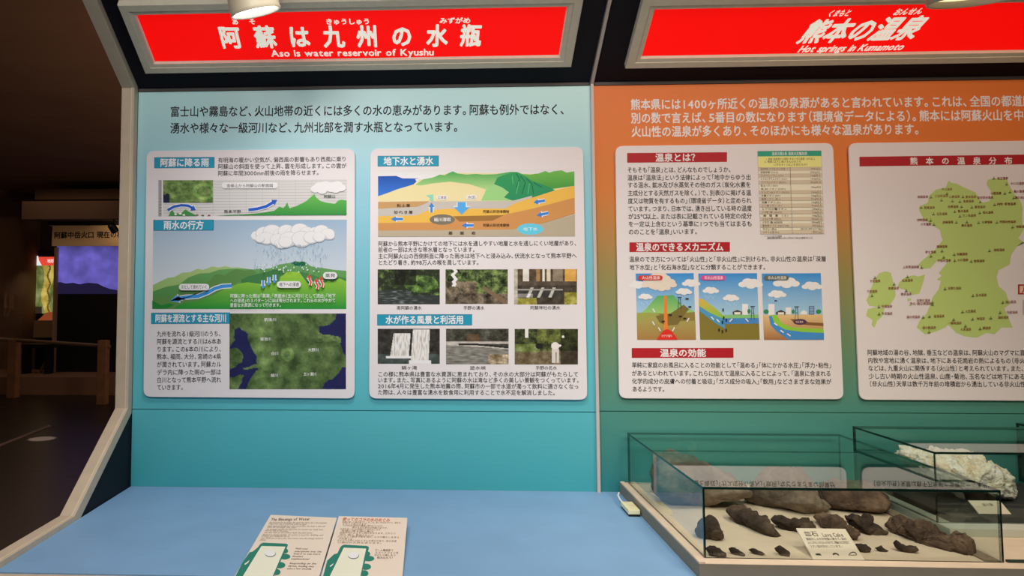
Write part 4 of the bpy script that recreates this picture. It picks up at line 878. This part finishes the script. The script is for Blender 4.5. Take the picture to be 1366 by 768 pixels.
sm = [([(936, 734), (942, 730), (954, 733), (964, 739), (966, 745), (954, 746), (942, 744)], (940, 745), (964, 747), .016, 'small oval grey lava chip in the front left corner'),
      ([(974, 733), (980, 731), (990, 736), (999, 742), (998, 745), (986, 743), (977, 739)], (978, 742), (999, 746), .011, 'small slanting lava chip, second from left in front row'),
      ([(1003, 735), (1008, 733), (1018, 737), (1024, 742), (1021, 744), (1010, 741)], (1006, 741), (1023, 745), .009, 'smallest flat lava chip, third from left in front row'),
      ([(1036, 733), (1044, 730), (1053, 735), (1059, 740), (1057, 745), (1047, 744), (1041, 739)], (1040, 743), (1058, 746), .012, 'small lava chip just left of the label card'),
      ([(1144, 730), (1152, 727), (1160, 728), (1168, 735), (1166, 739), (1154, 740), (1146, 737)], (1146, 739), (1167, 741), .018, 'small dark lava chip just right of the label card'),
      ([(1173, 734), (1178, 732), (1181, 730), (1184, 734), (1191, 737), (1190, 739), (1178, 739)], (1175, 739), (1191, 740), .01, 'tiny lava chip between two larger chips at right front'),
      ([(1196, 726), (1200, 722), (1206, 727), (1216, 730), (1228, 731), (1231, 736), (1222, 741), (1208, 738), (1199, 732)], (1202, 738), (1230, 742), .018, 'curled dark lava piece below the long twisted stone')]
for i, (ol, A_, B_, dp, lb) in enumerate(sm):
    stone(ol, A_, B_, dp, DARKS, lb, seed=20+i, rough=.0014, nr=12, n=40, group='small lava chips in the front row', name='lava_chip', crust=140).location += Vector((.010 if i == 0 else 0, .012, 0))
stone([(1200, 606), (1206, 598), (1222, 598), (1238, 604), (1254, 597), (1262, 602), (1280, 602), (1300, 604), (1312, 612), (1320, 618), (1334, 624), (1346, 632), (1350, 640), (1348, 662), (1335, 662), (1316, 656), (1296, 650), (1270, 646), (1240, 640), (1222, 628), (1206, 614)], (1230, 668), (1350, 672), .15, WHITES, 'rough white mineral rock on the charcoal board', z=ZS, seed=40, rough=.007, nr=40, n=130, name='mineral_rock', sharp=2.4, crust=90)

# ---------------------------------------------------------------- label cards in the cases
def tilted_card(px, thick, name, label, cat, matl, zbot, fill):
    """px: TL TR BR BL pixels of a leaning card whose lower edge rests on zbot"""
    bl = onZ(*px[3], zbot); br = onZ(*px[2], zbot); br = Vector((br.x, bl.y, zbot)); tl = onX(*px[0], bl.x)
    u = (br-bl); v = (tl-bl); n_ = u.cross(v).normalized()
    if n_.y > 0: n_ = -n_
    tr = tl+u; t = thing(name, label, cat, bl)
    pl_ = MB().prism([bl, br, tr, tl], -n_*thick).build('plate', matl, t, bevel=.0006)
    p = Print(lambda x, y: onP(x, y, bl, n_), n_, .0002); fill(p, pl_)
    return t
def lava_label(p, t):
    a = lambda X, Y: (1060+X/14.23, 700+Y/14.23)
    p.text('皿石', *a(180, 168), *a(440, 168), 7, (52, 48, 44), .01); p.text('Lava Cake', *a(520, 185), *a(915, 185), 6.5, (60, 54, 48), .01)
    p.text('溶岩のしぶきが地面に落ちて、皿の', *a(215, 268), *a(985, 262), 3.6, (78, 66, 54), .01); p.text('ように平たくかたまった石です。阿蘇の火口付近で', *a(245, 338), *a(1035, 332), 3.6, (60, 50, 42), .012); p.text('うすい皿の形をしています。', *a(285, 406), *a(905, 404), 3.6, (78, 66, 54), .01)
    for pts in (((390, 545), (440, 540), (480, 542), (520, 585), (500, 580), (410, 578)), ((720, 570), (730, 535), (780, 528), (820, 545), (850, 580), (830, 582), (790, 555), (750, 565), (745, 575))): p.poly([a(*q) for q in pts], (52, 46, 42))
    ring = [a(1100+70*math.cos(math.pi*k/10)+14*math.sin(math.pi*k/10), 575-58*math.sin(math.pi*k/10)) for k in range(11)]
    p.line(ring, 1.0, (52, 46, 42)); p.line([ring[0], ring[-1]], .5, (52, 46, 42))
    p.build('printing', t)
CARDM = mat('cream_label_card', (.86, .74, .60), .5, .3)
tilted_card([(1062, 704), (1126, 704), (1151.6, 745.3), (1085, 745.6)], .003, 'stone_label', 'cream label card reading lava cake among the stones', 'label', CARDM, ZB, lava_label)
def min_label(p, t):
    a = lambda X, Y: (1280+X/15.88, 660+Y/15.88)
    p.text('湯の華', *a(480, 210), *a(712, 206), 3.8, (84, 78, 66), .015)
    p.build('printing', t)
tilted_card([(1291.5, 667), (1333, 667), (1348, 685), (1306, 685)], .0025, 'rock_label', 'small cream label on the charcoal board before the rock', 'label', CARDM, ZS, min_label)

# ---------------------------------------------------------------- two guide boards on the counter
BN = Vector((0, -math.sin(R(3.4)), math.cos(R(3.4)))); BP = Vector((.6, -.628, .8045))
Bp = lambda x, y: onP(x, y, BP, BN)
def guide(tl, tr, lx, rx, label, fill):
    t = thing('guide_board', label, 'board', (Bp(*tl).x, -.55, ZD))
    A, B = Bp(*tl), Bp(*tr); y1 = -.640
    def down(q, k):
        d = Bp(*k)-q; return q+d*((y1-q.y)/d.y)
    D_, C_ = down(A, lx), down(B, rx)
    bd = MB().prism([D_, C_, B, A], -BN*.0035).build('board', PAPER, t, bevel=.0006)
    mid = (A+B)/2; MB().box(A.x+.01, B.x-.01, A.y-.03, A.y-.012, ZD, A.z-.0045).build('foot', PAPER, t)
    p = Print(Bp, BN, .0002); fill(p); p.build('printing', bd)
    return t
def phone(p, top, scr, circ, fingers, hand, glint):
    """phone drawing; everything in the pixels of the crop it was measured in"""
    a = lambda q: (300+q[0]/4.553, 640+q[1]/4.553)
    G = (34, 112, 94)
    p.poly([a(q) for q in hand], G)
    for cx, cy, rx, ry in fingers: p.ell(*a((cx, cy)), rx/4.553, ry/4.553, G, 16)
    p.poly([a(q) for q in top], G); p.poly([a(q) for q in scr], (230, 210, 190))
    p.ell(*a((circ[0]+1, circ[1]+3)), 7.4, 4.6, (66, 74, 72)); p.ell(*a(circ), 7.1, 4.2, (236, 226, 214))
    p.poly([a(q) for q in glint], (226, 216, 200))
def gA(p):
    p.text('The Blessings of Water', 361.5, 692.6, 413.5, 692, 4.6, (84, 58, 44), .02)
    a = lambda X, Y: (340+X/12.42, 684+Y/12.42); c = (112, 86, 66)
    for st, x0, Y, x1 in (('Aso is known for its springs, the water that fell as rain in the mountains', 240, 155, 1190), ('seeps into the ground and wells up again', 235, 178, 860), ('many rivers of Kyushu have their source here, the water is clean and', 215, 212, 1165), ('cool all through the year', 205, 232, 690), ('the mountain catches the wind from the western sea, clouds form', 190, 268, 1130), ('and rain falls on the slopes', 175, 290, 550), ('rain that falls on the caldera feeds the plain below', 155, 322, 955), ('there is a spring nearby, its water is used for drinking, and', 130, 358, 1130), ('people are thankful for it', 120, 380, 570), ('over 3000 mm of rain a year, this is nearly twice the average rainfall of', 105, 415, 1130), ('Japan', 90, 440, 180)):
        p.text(st, *a(x0, Y), *a(x1, Y+8), 2.6, c, .008, maxw=2)
    a = lambda X, Y: (380+X/16.7, 722+Y/16.7)
    for st, x0, Y, x1 in (('Hold your', 240, 155, 520), ('smartphone over this', 220, 218, 820), ('board to see more', 200, 272, 790), ('detailed', 170, 326, 400), ('explanations!', 145, 384, 545), ('Responding on the', 110, 486, 705), ('device, loading may', 75, 546, 655), ('take a few seconds.', 50, 602, 605)): p.text(st, *a(x0, Y), *a(x1, Y+8), 3, (84, 62, 50), .012, maxw=2)
    phone(p, ((206, 402), (218, 388), (232, 382), (372, 388), (383, 394), (380, 404), (290, 600), (90, 600)), ((222, 402), (368, 406), (284, 600), (100, 600)), (275, 446),
          ((366, 432, 18, 15), (362, 466, 36, 17), (335, 518, 32, 19), (312, 560, 26, 19), (296, 596, 22, 14)), ((212, 400), (168, 436), (150, 440), (108, 500), (56, 600), (110, 600)), ((118, 512), (150, 488), (142, 504), (122, 518)))
def gB(p):
    a = lambda X, Y: (445+X/13.66, 684+Y/13.66)
    p.text('使ってのコラの水のめぐみ', *a(165, 112), *a(1030, 134), 4.6, (186, 92, 58), .025, maxw=2)
    c = (140, 110, 86)
    for st, x0, Y, x1 in (('阿蘇に降った雨は地下にしみこみ、長い年月をかけて、湧き水', 155, 165, 1225), ('となって出てきます', 160, 190, 600), ('その水は生活用水や農業に使われています。', 160, 225, 910), ('豊かな水の恵みは阿蘇の宝です。', 340, 262, 1000), ('九州の多くの川が阿蘇から流れ出します。', 115, 292, 880), ('年間に降る雨の量は', 140, 325, 730), ('全国平均のおよそ二倍にもなります、三千ミリ', 105, 360, 1135), ('白川、緑川、菊池川などの', 110, 395, 730), ('川となって熊本平野を流れ、人々の暮らしを支え', 75, 430, 1200), ('水を育てる', 95, 462, 345), ('カルデラの中にはたくさんの湧水があり、名水百選', 60, 500, 1145), ('に選ばれた所もあります。', 70, 535, 890)):
        p.text(st, *a(x0, Y), *a(x1, Y+16), 2.5, c, .008, maxw=2)
    a = lambda X, Y: (490+X/17.86, 725+Y/17.86)
    for st, x0, Y, x1 in (('ゲーム機感覚で', 180, 156, 620), ('スマートフォンを', 180, 215, 750), ('かざして楽しもう', 165, 272, 680), ('読み込もう！', 230, 335, 650)): p.text(st, *a(x0, Y), *a(x1, Y+4), 3, (110, 84, 66), .01, maxw=2)
    phone(p, ((700, 412), (710, 400), (726, 394), (862, 402), (874, 408), (874, 418), (822, 600), (610, 600)), ((722, 412), (858, 418), (820, 600), (630, 600)), (780, 458),
          ((864, 450, 19, 16), (872, 478, 36, 17), (856, 528, 32, 19), (846, 568, 26, 19), (836, 602, 22, 14)), ((700, 416), (684, 446), (662, 452), (622, 490), (592, 600), (640, 600)), ((636, 524), (662, 506), (654, 520), (640, 530)))
guide((361, 686.3), (449.5, 690.2), (314, 766), (426, 768), 'cream guide board with English text and green phone drawing', gA)
guide((452, 688), (543.5, 690.3), (428, 768), (537, 768), 'cream guide board with Japanese text and green phone drawing', gB)

# ---------------------------------------------------------------- small sensor box beside the base
fb_ = onZ(838.5, 689, ZD); bx = thing('sensor_box', 'small cream box with black base beside the tan display stand', 'box', (fb_.x, fb_.y, ZD))
x1 = min(onZ(854, 689, ZD).x, 1.2455); yb = onZ(824, 673.5, ZD+.006).y; zt = onY(838, 680, fb_.y).z; zm = onY(838, 686, fb_.y).z
MB().box(fb_.x+.0008, x1, fb_.y+.001, yb, ZD, zm).build('base', BLACK, bx); MB().box(fb_.x, x1, fb_.y, yb, zm, zt).build('cover', CREAM, bx, bevel=.001)
MB().tube([(fb_.x+.006, yb, ZD+.010), (fb_.x+.003, yb+.02, ZD+.014), (fb_.x+.004, yb+.045, ZD+.018), (fb_.x+.010, yb+.06, ZD+.02)], .0018, 8).build('cable', mat('white_cable', C(215, 215, 210), .4), bx)
p = Print(lambda x, y: onZ(x, y, zt), (0, 0, 1), .0003); a = lambda X, Y: (820+X/24, 660+Y/24)
p.text('さわらない', *a(270, 222), *a(480, 225), 1.8, (190, 150, 100), 0, maxw=2); p.text('でください', *a(420, 330), *a(680, 345), 1.8, (180, 140, 92), 0, maxw=2); p.build('printing', bx)

# ---------------------------------------------------------------- far background: column, posts, monitor, lit map
DK = mat('dark_brown_paint', C(112, 86, 70), .8, .2, .06, 4)
CYY = 10.2; cc_ = onY(-45, 300, CYY); rad = (onY(43.5, 300, CYY)-cc_).length
cm = thing('round_column', 'dark round column with a wide rim at the far left', 'column', (cc_.x, CYY, 0))
T = Matrix.Translation((cc_.x, CYY, 0)); ztop = onY(-40, 197, CYY-rad*1.15).z
MB().lathe([(rad, 0), (rad, ztop-.05)], T, 64).build('shaft', DK, cm, smooth=False)
MB().lathe([(rad*1.16, ztop-.06), (rad*1.19, ztop-.03), (rad*1.16, ztop)], T, 64).build('rim', mat('rim_paint', C(52, 38, 32), .6, .3), cm)
# handset telephone on the column
hx = onY(13, 402, CYY-rad*.80-.1); tp = thing('wall_telephone', 'beige handset telephone hanging on the dark column', 'telephone', hx)
TELM = mat('aged_beige_plastic', C(150, 118, 92), .5, .3)
MB().box(hx.x-.01, hx.x+.06, hx.y, hx.y+.12, hx.z-.12, hx.z+.10).build('body', TELM, tp, bevel=.01)
MB().tube([(hx.x-.03, hx.y-.05, hx.z+.12), (hx.x-.035, hx.y-.06, hx.z+.05), (hx.x-.035, hx.y-.06, hx.z-.03), (hx.x-.03, hx.y-.05, hx.z-.09)], [.028, .018, .018, .028], 10).build('handset', TELM, tp)
MB().tube([(hx.x-.03, hx.y-.05, hx.z-.09), (hx.x-.06, hx.y-.04, hx.z-.19), (hx.x-.02, hx.y-.03, hx.z-.22), (hx.x+.02, hx.y-.02, hx.z-.12)], .008, 8).build('cord', TELM, tp)
# low platform and beam
pz = onY(100, 503, 8.05).z; pxr = onY(168, 515, 8.05).x
tag(MB().box(-6.6, pxr+.5, 8.05, CYY-rad*1.02, 0, pz).build('low_platform', DK), 'low dark brown platform below the monitor', 'platform')
bz0, bz1 = onY(90, 292, 8.3).z, onY(90, 268, 8.3).z
tag(MB().box(onY(29, 280, 8.3).x, -1.2, 8.3, 8.6, bz0, bz1).build('trim_1', mat('beam_paint', C(66, 50, 40), .8, .2)), kind='structure')
tag(MB().box(onY(46, 280, 8.62).x, -1.2, 8.62, 11.4, onY(60, 268, 8.62).z+.02, onY(60, 258, 8.62).z+.06).build('trim_2', mat('cornice_paint', C(84, 66, 52), .8, .2)), kind='structure')
# monitor kiosk
KY = 8.75; kl = onY(74, 340, KY); kr = onY(168, 340, KY); k0 = onY(80, 497, KY).z; k1 = onY(80, 323, KY).z
kk = thing('monitor_kiosk', 'tall black kiosk with a screen showing a violet crater view', 'kiosk', ((kl.x+kr.x)/2, KY, pz))
MB().box(kl.x, kr.x, KY, KY+.28, pz, k1).build('cabinet', BLACK, kk)
scr = print_mat('screen_glow', .3, .1, .72)
p = Print(lambda x, y: onY(x, y, KY-.004), (0, -1, 0), .0005, .0008)
def f_scr(u, v):
    g = fb(u*4, v*3, 3); k = 1-.5*max(0, .25-v)*4*(.5+.6*nz(u*5, 2))
    return np.array([84, 78, 158])*k*(1+.22*g)
p.grid(76, 327, 163, 390, 60, 42, f_scr); p.mb.c = [tuple(v*1.0 for v in c) for c in p.mb.c]
p.poly([(76, 377), (80, 376), (88, 378), (98, 377), (106, 379), (118, 377), (130, 378), (138, 382), (146, 385), (163, 388), (163, 392), (76, 392)], (26, 22, 48))
p.build('screen', kk, 'violet lit screen', scr)
# sign board above the monitor
SY = 8.7; sbm = thing('sign_board', 'pale brown sign board above the violet screen', 'sign', onY(70, 327, SY))
q = [onY(69, 328, SY), onY(172, 328, SY), onY(172, 299.5, SY), onY(70, 300.5, SY)]
MB().prism(q, (0, .05, 0)).build('board', mat('sign_board_paint', C(196, 168, 134), .6, .25), sbm)
p = Print(lambda x, y: onY(x, y, SY-.001), (0, -1, 0), .001); p.text('阿蘇中岳火口 現在の様子', 72, 313.8, 174, 312.5, 8.6, (42, 32, 26), .03); p.build('lettering', sbm)
tag(MB().box(onY(64, 296, 8.66).x, onY(175, 296, 8.66).x, 8.66, 9.1, onY(64, 300.5, 8.66).z, bz0).build('dark_pelmet', BLACK), 'black strip between beam and pale sign board', 'panel')
# spotlight silhouetted before the sign board, lighting it
sx = onY(150, 303, 8.42); sl_ = thing('track_spotlight', 'small dark spotlight in front of the pale sign board', 'lamp', sx)
rt = Vector((-.25, -.5, .6)).normalized().to_track_quat('Z', 'Y').to_matrix().to_4x4(); M = Matrix.Translation(sx) @ rt
MB().lathe([(.03, .06), (.05, .04), (.055, -.06), (.05, -.075)], M, 24).build('head', BLACK, sl_)
MB().tube([sx+Vector((.02, 0, .02)), sx+Vector((.02, 0, bz0-sx.z+.01))], .015, 10).build('stem', BLACK, sl_)
spot('sign_board_light', onY(158, 297, 8.45), onY(150, 316, SY), 1.6, (1, .7, .4), 120, .8, .02)
# side trim post and brace left of the monitor
tag(MB().box(onY(72.5, 400, 8.72).x, onY(76, 400, 8.72).x, 8.68, 8.74, pz, onY(74, 330, 8.7).z).build('slim_post', mat('slim_post_paint', C(120, 98, 80), .6, .2)), 'slim pale post at the left edge of the black kiosk', 'post')
b0, b1 = onY(75, 456, 8.62), onY(52, 499, 8.62)
tag(MB().tube([b0, b1], .022, 4).build('slanting_brace', mat('brace_wood', C(126, 100, 80), .7, .2)), 'pale slanting bar below the lit map', 'bar')
# lit map showcase
LY = 10.4; LM = print_mat('lit_map_print', .5, .2, .75)
mc = thing('lit_map_showcase', 'lit showcase with a yellow green map far at the back', 'showcase', onY(58, 500, LY))
MB().box(onY(46, 400, LY+.05).x, onY(80, 400, LY+.05).x, LY+.05, LY+.5, 0, onY(58, 335, LY).z).build('cabinet', BLACK, mc)
p = Print(lambda x, y: onY(x, y, LY), (0, -1, 0), .001, .001)
def f_map(u, v):
    g = fb(u*3, v*6, 8); c = np.array([96, 106, 60])+g*36
    d = abs(u-.62-.12*math.sin(v*7))*(1+v)
    if d < .3: c = np.array([156, 138, 62])+g*40
    if abs(u-.72-.06*math.sin(v*20)) < .045: c = np.array([84, 62, 30])
    if v > .86 and u < .35: c = np.array([40, 32, 22])
    return c
p.grid(46.5, 352, 72.5, 418, 26, 60, f_map); p.poly([(46.5, 342.5), (72.5, 342.5), (72.5, 354), (46.5, 354)], (206, 66, 50)); p.poly([(46, 342), (51, 341), (52, 347), (56, 354), (46, 354)], (245, 240, 225)); p.text('地形', 63, 348, 72, 348, 5, (250, 235, 220), .02)
p.build('map_print', mc, 'yellow green lit map', LM)
MB().box(onY(45, 430, LY-.5).x, onY(73, 430, LY-.5).x, LY-.5, LY+.05, onY(58, 450, LY-.5).z, onY(58, 427.5, LY-.5).z).build('shelf', mat('shelf_paint', C(176, 150, 118), .6, .2), mc)
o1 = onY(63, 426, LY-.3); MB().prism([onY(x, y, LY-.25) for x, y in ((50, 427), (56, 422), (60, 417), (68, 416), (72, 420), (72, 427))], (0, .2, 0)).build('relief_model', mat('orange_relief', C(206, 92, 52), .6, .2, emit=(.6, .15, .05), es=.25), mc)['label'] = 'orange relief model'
spot('showcase_light', onY(58, 345, LY-.5), onY(58, 425, LY-.3), 2.2, (1, .85, .6), 120, .8, .03)
# bench
bt = onY(22, 460, 8.5); bench = thing('dark_bench', 'dark bench standing on the platform behind the rail', 'bench', (bt.x, 8.5, pz))
bzt = onY(40, 459, 8.4).z; bxr = onY(70, 460, 8.4).x
MB().box(bt.x, bxr, 8.4, 8.6, bzt-.05, bzt).build('seat', BLACK, bench)
for xx in (onY(28, 480, 8.4).x, bxr-.12): MB().box(xx, xx+.06, 8.43, 8.57, pz, bzt-.05).build('leg', BLACK, bench)
# barrier: two wooden posts and a rail
PW = mat('post_wood', C(112, 82, 60), .7, .25, .15, 12)
def post(px0, px1, pyt, pyb, label):
    f_ = onZ((px0+px1)/2, pyb, 0); wd = (onY(px1, pyb, f_.y)-onY(px0, pyb, f_.y)).length; zt_ = onY((px0+px1)/2, pyt, f_.y).z
    return tag(MB().box(f_.x-wd/2, f_.x+wd/2, f_.y, f_.y+wd, 0, zt_).build('barrier_post', PW, bevel=.006), label, 'post', 'barrier posts'), Vector((f_.x, f_.y+wd/2, zt_))
_, pA = post(8, 20, 453, 531, 'square wooden barrier post in front of the round column')
_, pB = post(128, 140, 454, 540, 'square wooden barrier post nearest the booth')
rl = onY(147, 462, pB.y); rA = onY(-30, 450.5, pA.y)
tag(MB().tube([Vector((rA.x, pA.y-.0, rA.z)), onY(14, 453, pA.y), onY(134, 461, pB.y), Vector((rl.x, pB.y, rl.z))], .022, 12).build('barrier_rail', mat('rail_metal', C(104, 84, 72), .45, .4)), 'round dark rail running along the barrier posts', 'rail')
# ramp edge on the floor
ra, rb = onZ(-20, 603, .0), onZ(66, 569, .0)
tag(MB().tube([ra+Vector((0, 0, .006)), rb+Vector((0, 0, .006))], .012, 6).build('floor_strip', mat('floor_strip_metal', C(92, 78, 70), .4, .4)), 'thin strip across the dark floor at left', 'strip')
spot('floor_glint_light', onZ(56, 586, 0)+Vector((-.05, .1, 2.7)), onZ(56, 585, 0), 1500, (1, .88, .74), 5.5, .5, .01)  # added narrow spot; its pool stands in for a reflection on the floor
